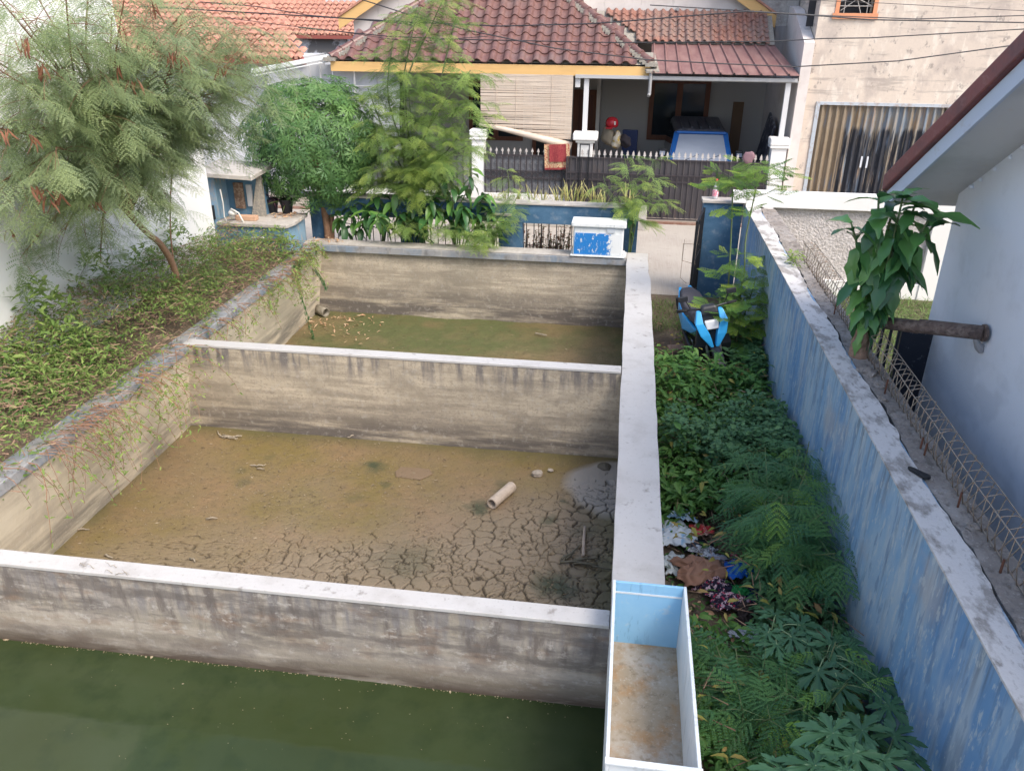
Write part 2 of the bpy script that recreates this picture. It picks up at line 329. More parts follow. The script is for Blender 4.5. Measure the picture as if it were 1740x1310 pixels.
edge=np.clip(np.maximum.reduce([1-(9.28-Y)/.35,1-(.17-X)/.5,1-(X+5.9)/.25])+.5*(vnoise(X,Y,3,20)-.5),0,1)
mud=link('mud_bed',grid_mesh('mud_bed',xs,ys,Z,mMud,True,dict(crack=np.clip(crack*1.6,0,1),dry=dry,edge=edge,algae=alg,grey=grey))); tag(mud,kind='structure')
xs=np.arange(-6.0,.2,.045); ys=np.arange(9.38,14.4,.045); X,Y=np.meshgrid(xs,ys)
Z=-.455+.03*(vnoise(X,Y,1.2,31)-.5)+.025*(vnoise(X,Y,6,32)-.5)+.012*(vnoise(X,Y,20,33)-.5)
mf=mudmat('far_mud',True)
tag(link('far_mud_bed',grid_mesh('far_mud_bed',xs,ys,Z,mf)),kind='structure')
# green water
mWater=mat('green_water',(.036,.052,.022),.04,[(.7,.4,.65,(.03,.042,.014),.8),(3,.5,.7,(.015,.028,.012),.5)],[(1.6,.08,.03),(9,.10,.012),(30,.05,.004)],ior=1.33,spec=.5)
struct('pond_water',MB().quad((-6,-1.4,.07),(.2,-1.4,.07),(.2,4.75,.07),(-6,4.75,.07)),mWater)
fl=MB()
for i in range(330):
    x=fr(-5,.08); y=4.66-abs(random.gauss(0,.6)) if i%2 else fr(2.8,4.66); 
    if i<200: y=4.665-abs(random.gauss(0,.010)); 
    s=fr(.002,.006)*(1.7 if i<200 else 1)*(2.6 if random.random()<.06 else 1); a=fr(0,6.3); c_,s_=math.cos(a)*s,math.sin(a)*s; z=.074+fr(0,.003)
    fl.quad((x-c_,y-s_,z),(x+s_*.5,y-c_*.5,z+.002),(x+c_,y+s_,z),(x-s_*.5,y+c_*.5,z+.002))
tag(fl.build('floating_debris',mat('debris',(.38,.33,.22),.8,[(40,.4,.6,(.2,.13,.07),.8)])),kind='stuff')
# ------------------------------------------------------------------ pond walls
def wobbled(o,strength=.006,size=.4,sub=5):
    return o
w=thing('pond_wall','long white topped concrete wall on the right side of the ponds','wall',(.3,9,0))
MB().prism([(.19,-.8),(.11,.868),(.49,.868),(.5,-.8)],'y',4.87,14.72).build('wall_body',mWallMid,w); MB().prism([(.15,-.8),(.12,.55),(.49,.55),(.5,-.8)],'y',-1.4,4.868).build('wall_body',mWallNear,w)
# coping built as a slightly irregular strip
ys_=np.linspace(4.9,14.73,26); mb=MB()
pts=[]
for y in ys_: pts.append((.098+fr(-.006,.006),y,.513+fr(-.007,.007)-(.03 if y>13.5 else 0)))
for (a,y,b2),(a2,y2,b3) in zip(pts[:-1],pts[1:]):
    mb.hexa([(a,y,.868),(b2,y,.868),(b3,y2,.868),(a2,y2,.868)],[(a+.004,y,.902),(b2-.004,y,.9),(b3-.004,y2,.9),(a2+.004,y2,.902)])
mb.build('coping',mWhiteCap,w)
w=thing('pond_divider_wall','stained concrete divider wall with white top between the muddy middle pond and the far pond','wall',(-2.8,9.35,0))
MB().box(-5.95,.135,9.27,9.42,-.8,.868).build('wall_body',mWallMid,w)
MB().box(-5.72,.094,9.262,9.45,.868,.902).build('coping',mWhiteCap,w,bevel=.006)
w=thing('pond_divider_wall','nearest concrete divider wall with white top standing in the green water','wall',(-2.8,4.75,0))
MB().box(-6.0,.12,4.67,4.82,-.8,.868).build('wall_body',mWallNear,w)
MB().box(-6,.094,4.662,4.835,.868,.902).build('coping',mWhiteCap,w,bevel=.006)
w=thing('pond_wall','cream stained concrete wall with blue lip on the left side of the ponds under the weeds','wall',(-5.8,8,0))
MB().prism([(-6.05,-.8),(-6.05,.78),(-5.66,.78),(-5.88,-.8)],'y',-1.4,14.36).build('wall_body',mWallCream,w)
MB().prism([(-5.93,.78),(-5.93,.89),(-5.645,.9),(-5.64,.78)],'y',-1.4,14.28).build('coping',mBlueLip,w,bevel=.01)
w=thing('pond_wall','far end concrete pond wall with blue grey lip below the shrubs','wall',(-2.8,14.5,0))
MB().box(-6.0,.15,14.36,14.7,-.8,.775).build('wall_body',mWallFar,w)
MB().prism([(14.285,.775),(14.29,.895),(14.7,.905),(14.7,.775)],'x',-6.0,.098).build('coping',mBlueLip,w,bevel=.008)
MB().box(-6.0,.1,14.31,14.69,.9,.912).build('coping_top',mConcTop,w)
# ------------------------------------------------------------------ tank on the wall
mTankB=mat('tank_blue_paint',(.25,.50,.72),.5,[((2,2,2),.45,.65,(.32,.56,.75),.7),((26,26,5),.56,.66,(.06,.17,.32),.8,(.55,.14,'X')),((9,9,9),.62,.74,(.55,.62,.66),.5)])
mTankW=mat('tank_white_paint',(.70,.73,.74),.5,[((3,3,3),.45,.7,(.5,.6,.66),.7),((12,12,3),.56,.7,(.3,.33,.33),.5)])
mTankF=mat('tank_sediment',(.33,.27,.19),.7,[((2.6,2.6,2.6),.45,.62,(.42,.38,.33),.8),((5,5,5),.5,.66,(.34,.2,.09),.8),((16,16,16),.52,.68,(.2,.15,.09),.7),(50,.55,.7,(.5,.46,.4),.5)],[(18,.4,.01)])
tk=thing('water_tank','long open white tank, blue inside, on the end of the white coping','tank',(.37,4.05,.6))
x0,x1,y0,y1,zt,zb=.1,.635,3.24,4.86,1.17,.6
MB().box(x0,x0+.022,y0,y1,zb-.04,zt).build('side_panel',mTankW,tk,bevel=.004)
MB().box(x1-.022,x1,y0,y1,zb-.04,zt).build('side_panel',mTankW,tk,bevel=.004)
MB().box(x0+.022,x1-.022,y1-.022,y1-.001,zb-.04,zt-.002).build('end_panel',mTankB,tk,bevel=.003)
MB().box(x0+.022,x1-.022,y0+.001,y0+.022,zb-.04,zt-.002).build('end_panel',mTankW,tk,bevel=.003)
MB().box(x0+.022,x1-.022,y0+.022,y1-.022,zb-.04,zb).build('bottom',mTankF,tk)
MB().box(x0-.004,x1+.004,y0-.012,y0+.03,zt,zt+.02).build('rim',mTankW,tk,bevel=.005)
MB().box(x0+.024,x1-.024,y1-.026,y1-.0225,zt-.1,zt-.085).build('trim_line',mTankW,tk)
# ------------------------------------------------------------------ blue boundary wall on the right
mBW=mat('weathered_light_blue',(.20,.355,.53),.8,[((2,.9,.8),.42,.60,(.34,.46,.56),.85),((.8,.5,.35),.46,.60,(.10,.24,.46),.8),((7,5,.8),.48,.64,(.44,.50,.53),.6),((16,12,.9),.5,.62,(.10,.13,.17),.75,(1.35,1.85)),((9,9,1.2),.55,.66,(.13,.18,.24),.45),((1.3,1.3,1.3),.55,.68,(.38,.36,.36),.5),((22,20,7),.56,.62,(.46,.52,.55),.6),((11,8,2.2),.58,.63,(.09,.17,.30),.5),((5,4,2),.42,.58,(.10,.13,.12),.8,(.55,.0))],[(14,.3,.01),(70,.35,.004)])
mBWtop=mat('flaking_white_top',(.58,.56,.54),.85,[((5,2.5,5),.50,.60,(.26,.24,.22),.9),((16,9,16),.55,.66,(.2,.18,.16),.7),(40,.5,.7,(.5,.47,.44),.5)],[(12,.5,.015),(70,.5,.006)])
mBWgrey=mat('crumbling_concrete',(.24,.21,.185),.95,[((3,2,3),.45,.62,(.36,.33,.3),.8),((14,9,14),.52,.66,(.12,.1,.085),.8),(35,.58,.7,(.5,.48,.44),.5)],[(10,1,.04),(50,.8,.015)])
w=thing('boundary_wall','long weathered light blue wall with flaking white top running beside the weeds','wall',(2.3,9,0))
MB().box(2.15,2.38,-1,15.1,-.1,1.79).build('wall_body',mBW,w)
def ragged(x0f,x1f,ya,yb,n,z0,z1,jz):
    mb=MB(); r=random.Random(3); P=[]
    for i in range(n+1): y=ya+(yb-ya)*i/n; P.append((x0f(y,r),x1f(y,r),y,z1+r.uniform(-jz,jz),z1+r.uniform(-jz,jz)))
    for a,b_ in zip(P[:-1],P[1:]):
        mb.hexa([(a[0],a[2],z0),(a[1],a[2],z0),(b_[1],b_[2],z0),(b_[0],b_[2],z0)],[(a[0],a[2],a[3]),(a[1],a[2],a[4]),(b_[1],b_[2],b_[4]),(b_[0],b_[2],b_[3])])
    return mb
ragged(lambda y,r:2.145,lambda y,r:2.375+.02*math.sin(y*3)+r.uniform(-.018,.018),-1,15.1,150,1.79,1.806,.002).build('coping',mBWtop,w)
w2=thing('boundary_wall','crumbling grey concrete wall pressed against the blue wall, carrying the wire cage','wall',(2.5,9,0))
ragged(lambda y,r:2.40+.02*math.sin(y*3)+r.uniform(-.012,.012),lambda y,r:2.655+r.uniform(-.01,.01),-1,14.85,160,-.1,1.79,.012).build('wall_body',mBWgrey,w2)
# lump of broken mortar
for (x,y,s) in ((2.47,3.9,.07),(2.52,5.0,.05),(2.46,7.6,.09),(2.5,7.3,.06),(2.44,7.0,.05)):
    mb=MB(); n=10
    bmx=bmesh.new(); bmesh.ops.create_icosphere(bmx,subdivisions=2,radius=s)
    for v in bmx.verts: v.co*=1+.35*math.sin(v.co.x*70+v.co.y*50+v.co.z*90); v.co.z*=.55
    me=bpy.data.meshes.new('mortar_lump'); bmx.to_mesh(me); bmx.free(); me.materials.append(mBWgrey)
    link('mortar_lump',me,w2,LT((x,y,1.8)))
# wire cage lying along the top
mWire=mat('galvanised_wire',(.33,.29,.24),.5,[(30,.45,.65,(.3,.17,.1),.6)],metal=.5)
cg=thing('wire_cage','long cage of bent wire stirrups standing along the top of the grey wall','wire cage',(2.58,7,1.8))
st=MB(); r=.0045
st.tube([(0,0,-.02),(-.035,0,.12),(-.03,0,.27),(.05,0,.29),(.10,0,.27),(.07,0,.12),(.0,0,-.02)],r,5)
stm=st.mesh('stirrup',mWire,True)
y=1.8; k=0
while y<11.6:
    if k<300: link('stirrup',stm,cg,LT((2.56+fr(-.006,.006),y,1.79),(fr(-.08,.08),fr(-.05,.05),fr(-.12,.12)),(1,1,fr(.93,1.05))))
    y+=.115+fr(-.012,.012); k+=1
for (dx,z) in ((-.035,2.055),(.10,2.058),(.005,1.80)):
    MB().tube([(2.56+dx+fr(-.008,.008),yy,z+fr(-.008,.008)) for yy in np.arange(1.6,11.7,.5)],.0052,5).build('long_wire',mWire,cg,smooth=True)
for yy in (9.3,7.15,5.25,4.5,6.1,6.0):
    o=MB().tube([(2.5,yy,1.75),(2.505,yy+.01,1.88+fr(0,.05))],.008,6).build('rebar_stub',mat('rust',(.12,.05,.03),.9),w2,smooth=True)
# dark sandal-like rubber piece
s_=Pz(1556,806,1.8); mb=MB()
n=18; P=[]
for i in range(n):
    a=2*math.pi*i/n; rx=.105*math.cos(a); ry=(.042-.012*math.cos(a+.5))*math.sin(a)*(1-.35*math.exp(-((math.cos(a))/.3)**2)); P.append((rx,ry))
mb.prism(P,'z',0,.022)
o=mb.build('sandal',mat('black_rubber',(.012,.013,.016),.6,bump=[(80,.4,.004)]),None,bevel=.006); o.location=(s_.x+.02,s_.y,1.806); o.rotation_euler=(.05,.1,R_(118)); tag(o,'black rubber sandal sole lying on the crumbling wall top','sandal')
# ------------------------------------------------------------------ house across the street
mTile=mat('glazed_maroon_tile',(.145,.072,.062),.38,[((7,7,7),.4,.65,(.215,.115,.095),.8),((1.1,1.1,1.1),.5,.66,(.17,.12,.11),.7),((25,25,25),.5,.7,(.13,.07,.065),.6),((60,60,60),.62,.75,(.4,.34,.28),.4)],[(60,.25,.004)],world=True)
mTileO=mat('orange_clay_tile',(.25,.12,.09),.8,[((1.0,1.0,1.0),.40,.58,(.23,.165,.14),.9),((12,12,12),.45,.65,(.36,.17,.12),.6),((40,40,40),.55,.7,(.14,.1,.09),.6)],[(60,.3,.004)],world=True)
mTileFar=mat('far_orange_tile',(.46,.22,.15),.8,[((1.2,1.2,1.2),.4,.62,(.36,.17,.12),.8),((9,9,9),.45,.65,(.58,.32,.23),.7),((22,22,22),.54,.68,(.22,.1,.08),.7)])
mHouseW=mat('porch_wall_paint',(.42,.41,.39),.85,[(1.2,.45,.7,(.43,.4,.37),.7)])
mHouseP=mat('pinkish_white_wall',(.66,.60,.56),.85,[((2,2,2),.45,.65,(.55,.49,.45),.7),((8,8,2),.6,.72,(.4,.36,.33),.6)])
mMortar=mat('ridge_mortar',(.27,.25,.22),.95,[(20,.45,.65,(.42,.38,.3),.8)],[(30,.8,.02)])
def tile_mesh(name,w,l,h,m,pan=.45,t=.018):
    """one roof tile: barrel and pan, front lip at -y"""
    mb=MB(); n=9; pr_=[]
    for i in range(n+1):
        u=i/n; x=(u-.5)*w
        z=h*math.sin(math.pi*min(u/(1-pan),1))**.8 if u<1-pan else -h*.35*math.sin(math.pi*(u-(1-pan))/pan)
        pr_.append((x,z))
    for y,dz in ((0,0),(l,-.012)):
        for x,z in pr_: mb.v.append((x,y,z+dz+t))
    for x,z in pr_: mb.v.append((x,0,z-.004))
    for i in range(n): mb.f.append((i,i+1,n+1+i+1,n+1+i)); mb.f.append((2*(n+1)+i,2*(n+1)+i+1,i+1,i))
    me=mb.mesh(name,m,False); return me
def slope_tiles(parent,me,x0,x1,y0,z0,pitch,cw,ex,rows,inside,raise_=.02,name='tile',jit=.006):
    cols=int((x1-x0)/cw); 
    for r in range(rows):
        for c in range(cols):
            x=x0+(c+.5)*cw; s=r*ex; y=y0+s*math.cos(pitch); z=z0+s*math.sin(pitch)
            if not inside(x,y): continue
            link(name,me,parent,LT((x+fr(-jit,jit),y,z+raise_+fr(0,jit)),(pitch-.045+fr(-.012,.012),fr(-.02,.02),fr(-.015,.015))))
H=thing('house','bungalow with maroon tiled hip roof, yellow fascia and carport across the street','house',(-2,24,0))
PI34=R_(34); T34=math.tan(PI34); EZ=3.74
# roof body: hip slab under the tiles
EY=21.4; XL,XR=-7.72,.40
mb=MB(); hgt=3.1
mb.quad((XL,EY,EZ),(XR,EY,EZ),(XR-hgt,EY+hgt,EZ+hgt*T34),(XL+hgt,EY+hgt,EZ+hgt*T34))
mb.quad((XR,EY,EZ),(XR,26,EZ),(XR-hgt,26,EZ+hgt*T34),(XR-hgt,EY+hgt,EZ+hgt*T34))
mb.quad((XL,26,EZ),(XL,EY,EZ),(XL+hgt,EY+hgt,EZ+hgt*T34),(XL+hgt,26,EZ+hgt*T34))
mb.quad((XL,EY+.02,EZ-.03),(XL,26,EZ-.03),(XR,26,EZ-.03),(XR,EY+.02,EZ-.03))
roof=mb.build('roof',mMortar,H)
tm=tile_mesh('tile',.37,.44,.075,mTile)
slope_tiles(roof,tm,XL+.05,XR-.02,EY-.06,EZ,PI34,.368,.355,8,lambda x,y:x<XR-(y-EY)-.02 and x>XL+(y-EY)+.02)
# ridge caps along both hips, with mortar under them
def ridge_mesh(name,L_,r0,m):
    mb=MB(); n=8
    for y,rr in ((0,r0*1.1),(L_*.12,r0*1.12),(L_*.13,r0),(L_,r0*.9)):
        for i in range(n+1): a=math.pi*i/n; mb.v.append((rr*math.cos(a),y,rr*math.sin(a)*1.05))
    for k in range(3):
        for i in range(n): b_=k*(n+1); mb.f.append((b_+i,b_+i+1,b_+n+1+i+1,b_+n+1+i))
    mb.f.append(tuple(range(n+1))); return mb.mesh(name,m)
rm=ridge_mesh('ridge_tile',.40,.105,mTile)
for sx,xc in ((-1,XR),(1,XL)):
    d=Vector((sx,1,T34)).normalized(); q=d.to_track_quat('Y','Z').to_matrix().to_4x4()
    mt=MB()
    for k in range(9):
        p=Vector((xc,EY,EZ))+d*(k*.37)+Vector((0,0,.05)); link('ridge_tile',rm,roof,Matrix.Translation(p)@q)
    P0=Vector((xc,EY,EZ)); 
    for k in range(34):
        a=P0+d*(k*.1)
        for s in (-1,1):
            off=Vector((s*.7,-s*.7*sx if sx<0 else -s*.7,0))*.0
        mt.box(a.x-.15+fr(-.02,.02),a.x+.15+fr(-.02,.02),a.y-.12,a.y+.13,a.z-.03,a.z+.055+fr(-.012,.012))
    mt.build('ridge_mortar',mMortar,roof)
MB().box(XL,XR,EY-.03,EY+.0,EZ-.27,EZ-.035).build('fascia',mYellow,H)
MB().box(XL+.02,XR-.2,EY+.02,26,EZ-.09,EZ-.035).build('porch_ceiling',mat('ceiling_white',(.6,.58,.55),.8),H)
# orange lean roof
oz,oy=4.20,22.9; P27=R_(30)
mb=MB(); mb.quad((-1.2,oy,oz-.02),(3.5,oy,oz-.02),(3.5,oy+1.3,oz-.02+1.3*math.tan(P27)),(-1.2,oy+1.3,oz-.02+1.3*math.tan(P27)))
rf2=mb.build('lean_roof',mMortar,H)
tmo=tile_mesh('clay_tile',.215,.30,.05,mTileO,t=.016)
slope_tiles(rf2,tmo,-1.26,3.42,oy-.05,oz,P27,.21,.235,6,lambda x,y:x>XR-.0-(y-EY)*1.0+1.15,name='clay_tile',jit=.012)
# gable wall, barge boards and upper roof
MB().quad((-8,24.4,3.9),(3.45,24.4,3.9),(3.45,24.4,4.75),(.5,24.4,7),(-5,24.4,7),(-8,24.4,4.6)).build('gable_wall',mHouseP,H,solid=.15)
for (xa,za,xb,zb_) in ((3.62,4.72,.6,6.58),(-8.35,4.55,-5.2,6.4)):
    MB().hexa([(xa,24.05,za-.17),(xb,24.05,zb_-.17),(xb,24.09,zb_-.17),(xa,24.09,za-.17)],[(xa,24.05,za+.13),(xb,24.05,zb_+.13),(xb,24.09,zb_+.13),(xa,24.09,za+.13)]).build('barge_board',mYellow,H)
    MB().hexa([(xa,24.0,za+.14),(xb,24.0,zb_+.14),(xb,27,zb_+.14),(xa,27,za+.14)],[(xa,24.0,za+.2),(xb,24.0,zb_+.2),(xb,27,zb_+.2),(xa,27,za+.2)]).build('upper_roof',mTileFar,H)
MB().tube([(1.05,24.3,4.98),(1.05,24.0,4.98)],.045,8).build('vent_pipe',mat('grey_pvc',(.3,.3,.3),.5),H)
# carport metal roof
mSheet=mat('maroon_metal_sheet',(.20,.105,.098),.5,[((5,2,5),.42,.65,(.28,.17,.15),.8),(16,.55,.7,(.2,.11,.1),.6)],[(40,.15,.004)],world=True)
cr=MB().box(.45,3.93,21.36,22.9,3.40,3.45).build('carport_frame',mat('steel_grey',(.38,.38,.38),.5),H)
yt,zt_,yb,zb_=22.95,4.17,21.22,3.57
for i in range(11):
    a0=.42+i*.318; a1=a0+.318; b0=.42+i*.28; b1=b0+.28; mb=MB()
    prof=[(0,0),(.1,0),(.16,.045),(.24,.045),(.3,0),(1,0)]
    for t_,(y_,z_,p0,p1) in enumerate(((yb,zb_,a0,a1),(yt,zt_,b0,b1))):
        for u,h in prof: mb.v.append((p0+(p1-p0)*u,y_,z_+h+i*.0))
    k=len(prof)
    for j in range(k-1): mb.f.append((j,j+1,k+j+1,k+j))
    mb.build('roof_sheet',mSheet,cr,solid=.006)
MB().hexa([(.30,21.25,3.56),(.62,21.25,3.56),(.5,22.3,3.93),(.1,22.3,3.93)],[(.30,21.25,3.63),(.62,21.25,3.63),(.5,22.3,3.99),(.1,22.3,3.99)]).build('flashing',mMortar,cr,bevel=.01)
MB().tube([(.42,21.3,3.62),(.42,21.28,3.1),(.40,21.22,3.05)],.04,8).build('downpipe',mat('grey_pvc',(.3,.3,.3),.5),H)
MB().box(-1.42,3.9,21.32,21.36,3.42,3.50).build('front_beam',mat('beam_grey',(.42,.42,.42),.6),H)
# walls of the house and porch
MB().box(-8,3.9,26,26.2,.1,5).build('porch_back_wall',mHouseW,H)
MB().box(-1.0,-.9,24.6,26,.1,3.6).build('porch_nib_wall',mHouseW,H)
wl=MB(); wl.prism([(21.34,.0),(26.4,.0),(26.4,5.3),(23.3,5.0),(21.34,4.3)],'x',3.93,4.17).build('side_wall',mHouseP,H)
wl=MB().box(3.0,4.15,24.1,24.3,4.6,9).build('rough_wall',mat('bare_render',(.36,.34,.32),.95,[((3,3,3),.45,.6,(.22,.2,.19),.8),(14,.5,.65,(.5,.48,.46),.6)],[(20,.6,.02)]),H)
def window(par,x0,x1,z0,z1,y,f=.09,mull=1,glass=mGlass,frame=mWood,dep=.08):
    mb=MB(); mb.box(x0,x0+f,y-dep,y-.002,z0,z1); mb.box(x1-f,x1,y-dep,y-.002,z0,z1); mb.box(x0+f,x1-f,y-dep,y-.002,z0,z0+f); mb.box(x0+f,x1-f,y-dep,y-.002,z1-f,z1)
    for k in range(mull): xm=x0+(x1-x0)*(k+1)/(mull+1); mb.box(xm-f*.6,xm+f*.6,y-dep,y-.002,z0+f,z1-f)
    wn=mb.build('window',frame,par)
    for k in range(mull+1):
        a=x0+(x1-x0)*k/(mull+1)+f*.6; b_=x0+(x1-x0)*(k+1)/(mull+1)-f*.6
        MB().box(a,b_,y-dep*.5,y-dep*.4,z0+f*.9,z1-f*.9).build('pane',glass,wn)
    return wn
window(H,.52,2.3,1.35,3.12,26,.14)
window(H,-5.0,-3.3,1.2,3.0,26,.12)
window(H,-3.0,-2.0,.4,2.9,26,.12)
mb=MB(); mb.box(-1.75,-1.6,25.9,25.998,.1,2.75); mb.box(-1.15,-1.02,25.9,25.998,.1,2.75); mb.box(-1.6,-1.15,25.9,25.998,2.6,2.75); dr_=mb.build('door_frame',mWood,H)
MB().box(-1.6,-1.15,25.95,25.99,.1,2.6).build('door',mat('door_brown',(.12,.04,.025),.4),dr_)
for x in (-1.14,3.72): MB().box(x-.06,x+.06,21.4,21.52,2.1,3.42).build('post',mat('post_white',(.6,.6,.6),.6),H)
MB().box(-1.42,-1.3,21.40,21.5,3.2,3.42).build('beam_end',mat('post_white',(.6,.6,.6),.6),H)
# gate pillars
def pillar(x0,x1,cap,label,ytop=1.9,z0=.0):
    p=thing('gate_pillar',label,'pillar',((x0+x1)/2,21.35,0),group='white gate pillars')
    MB().box(x0,x1,21.18,21.5,z0,ytop).build('shaft',mWhiteWall,p,bevel=.01)
    MB().box(x0-.05,x1+.05,21.13,21.55,ytop,ytop+.06).build('moulding',mWhiteWall,p,bevel=.012)
    MB().box(x0-cap,x1+cap,21.18-cap,21.5+cap,ytop+.062,ytop+.24).build('cap',mWhiteWall,p,bevel=.03)
pillar(-4.03,-3.70,.05,'white gate pillar left of the bamboo blind, half hidden by feathery shrub')
pillar(-1.29,-.91,.12,'white gate pillar in the middle behind the rectangular latch of the gate')
pillar(3.50,3.86,.06,'white gate pillar at the right end of the dark gate beside the beige building')
# bamboo blind
mBam=mat('bamboo_slats',(.62,.52,.42),.7,[((1,1,25),.42,.6,(.5,.40,.31),.7),((3,3,90),.5,.7,(.72,.63,.52),.6),((1.5,1.5,1),.5,.7,(.48,.40,.35),.4)])
bl=thing('bamboo_blind','wide bamboo roller blind hanging crooked from the yellow fascia','blind',(-2.6,21.33,3.6))
mb=MB(); z=3.47; i=0
while z>1.95:
    xr=-1.47; xl=-3.83+(.02 if z>2.4 else 0)
    drop=max(0,(2.45-z)/.5)*.0
    if z<2.28: xl=-3.83+(2.28-z)*4.5
    zz=z+fr(-.003,.003); tl=fr(-.006,.006)*(3 if z<2.5 else 1)
    mb.hexa([(xl+fr(0,.03),21.33,zz-.012+tl),(xr,21.33,zz-.012),(xr,21.337,zz-.012),(xl,21.337,zz-.012+tl)],[(xl,21.33,zz+.012+tl),(xr,21.33,zz+.012),(xr,21.337,zz+.012),(xl,21.337,zz+.012+tl)])
    z-=.028
tag(mb.build('slats',mBam,bl),kind='stuff')
MB().tube([(-3.85,21.31,2.26),(-3.2,21.30,2.16),(-2.4,21.29,1.99),(-1.45,21.29,1.78)],[.03,.06,.08,.11],10).build('rolled_end',mBam,bl,smooth=True)
MB().tube([(-3.4,21.32,3.47),(-3.4,21.32,2.15)],.004,4).tube([(-2.0,21.32,3.47),(-2.0,21.32,1.9)],.004,4).tube([(-2.9,21.32,3.47),(-2.9,21.32,2.1)],.004,4).build('cord',mBam,bl)
# prayer rug on the fence
mRug=mat('rug_red',(.24,.03,.04),.95,[((50,50,50),.5,.62,(.5,.14,.1),.6)]); mRugC=mat('rug_cream_pattern',(.60,.45,.26),.95,[((26,26,26),.48,.56,(.35,.06,.05),.9)])
rg=thing('rug','red fringed rug with cream patterned border hung over the fence under the blind','rug',(-1.8,21.1,1.6))
def rot2(pts,cx,cz,a): return [(cx+(x-cx)*math.cos(a)-(z-cz)*math.sin(a),cz+(x-cx)*math.sin(a)+(z-cz)*math.cos(a)) for x,z in pts]
for nm,x0,x1,z0,z1,y_,m_ in (('border',-2.12,-1.47,1.27,1.86,21.10,mRugC),('field',-1.99,-1.56,1.42,1.855,21.065,mRug),('fringe',-2.12,-1.47,1.22,1.27,21.10,mRug)):
    mb=MB(); q=rot2([(x0,z0),(x1,z0),(x1,z1),(x0,z1)],-1.8,1.6,-.03+.08); q=[(a,b_) for a,b_ in q]
    n=10
    for r_ in range(2):
        for i in range(n+1):
            u=i/n; a=q[0] if r_==0 else q[3]; b2=q[1] if r_==0 else q[2]
            mb.v.append((a[0]+(b2[0]-a[0])*u,y_+.012*math.sin(u*9)*(1 if r_==0 else .4),a[1]+(b2[1]-a[1])*u))
    for i in range(n): mb.f.append((i,i+1,n+1+i+1,n+1+i))
    mb.build(nm,m_,rg,solid=.006 if nm!='field' else .003)
# fences and gate
mRing=mIron
def ringmesh(r,t,m):
    mb=MB(); n=12
    for i in range(n):
        a=2*math.pi*i/n; b_=2*math.pi*(i+1)/n
        for rr in (r-t,r+t): mb.v.append((rr*math.cos(a),0,rr*math.sin(a)))
    for i in range(n): j=(i+1)%n; mb.f.append((2*i,2*i+1,2*j+1,2*j))
    return mb.mesh('ring',m)
ringm=ringmesh(.055,.009,mIron)
mSpike=mat('pale_spike_paint',(.50,.47,.44),.6,[(30,.5,.7,(.2,.12,.09),.5)])
def spikemesh():
    mb=MB(); mb.box(-.009,.009,-.009,.009,0,.07)
    mb.prism([(-.045,.075),(0,.05),(.045,.075),(.018,.095),(.03,.12),(0,.19),(-.03,.12),(-.018,.095)],'y',-.008,.008); return mb.mesh('spike',mSpike)
spk=spikemesh()
GT=thing('sliding_gate','dark iron sliding gate with pale spear tips, closing the carport','gate',(1,21.05,0))
MB().box(-1.5,3.42,21.05,21.06,.08,1.56).build('sheet_panel',mat('gate_sheet',(.05,.045,.05),.55,[((1,1,1),.4,.6,(.075,.07,.075),.8),((6,6,2),.55,.7,(.11,.07,.055),.5)]),GT)
mb=MB()
for z in (.06,.99,1.16,1.54): mb.box(-1.55,3.44,21.015,21.045,z,z+.035)
for x in (-1.55,.95,2.42,3.41): mb.box(x,x+.04,21.012,21.048,.095,1.54)
mb.build('gate_frame',mIron,GT)
bar=MB().box(-.008,.008,21.02,21.036,.1,1.54).mesh('bar',mat('bar_iron',(.09,.08,.08),.45))
x=-1.43
k=0
while x<3.4:
    link('bar',bar,GT,LT((x,0,0))); 
    if x>-1.2: link('spike',spk,GT,LT((x,21.03,1.575),(0,fr(-.05,.05),0)))
    link('ring',ringm,GT,LT((x+.07,21.012,1.09))); x+=.142; k+=1
mb=MB(); 
for x in (-1.22,-.99): mb.box(x,x+.025,20.99,21.01,.55,1.9)
mb.box(-1.195,-.99,20.99,21.01,1.87,1.9); mb.box(-1.195,-.99,20.99,21.01,.62,.65); mb.build('latch_loop',mBlack,GT)
FW=thing('house_fence','dark iron fence with grey sheet on a low white wall under the bamboo blind','fence',(-2.7,21.2,0))
MB().box(-3.7,-1.3,21.13,21.3,.0,.55).build('low_wall',mWhiteWall,FW)
mGrSheet=mat('grey_marbled_sheet',(.16,.16,.17),.7,[((7,7,5),.45,.6,(.28,.28,.29),.8),(20,.5,.65,(.1,.1,.105),.7)])
strip=MB().prism([(0,0),(.02,-.018),(.125,-.018),(.145,0),(.145,.006),(0,.006)],'z',.58,1.55).mesh('sheet_strip',mGrSheet)
b2=MB().box(-.012,.012,21.16,21.18,.56,1.56).mesh('bar',mIron)
fin=MB().prism([(-.01,0),(.01,0),(.01,.08),(.035,.07),(.03,.1),(0,.17),(-.03,.1),(-.035,.07),(-.01,.08)],'y',-.006,.006).mesh('spike',mSpike)
x=-3.68
while x<-1.5:
    link('sheet_strip',strip,FW,LT((x,21.24,0))); link('bar',b2,FW,LT((x,0,0))); link('ring',ringm,FW,LT((x+.075,21.155,1.05),(0,0,0),1.1)); link('spike',fin,FW,LT((x,21.17,1.56))); x+=.155
MB().box(-3.7,-1.52,21.15,21.19,1.52,1.56).box(-3.7,-1.52,21.15,21.19,.95,.975).box(-3.7,-1.52,21.15,21.19,1.13,1.155).build('rail',mIron,FW)
FL=thing('house_fence','dark iron fence with grey sheet left of the left gate pillar, behind the shrub','fence',(-6,21.2,0))
MB().box(-8,-4.04,21.13,21.3,.0,.55).build('low_wall',mWhiteWall,FL)
x=-6.9
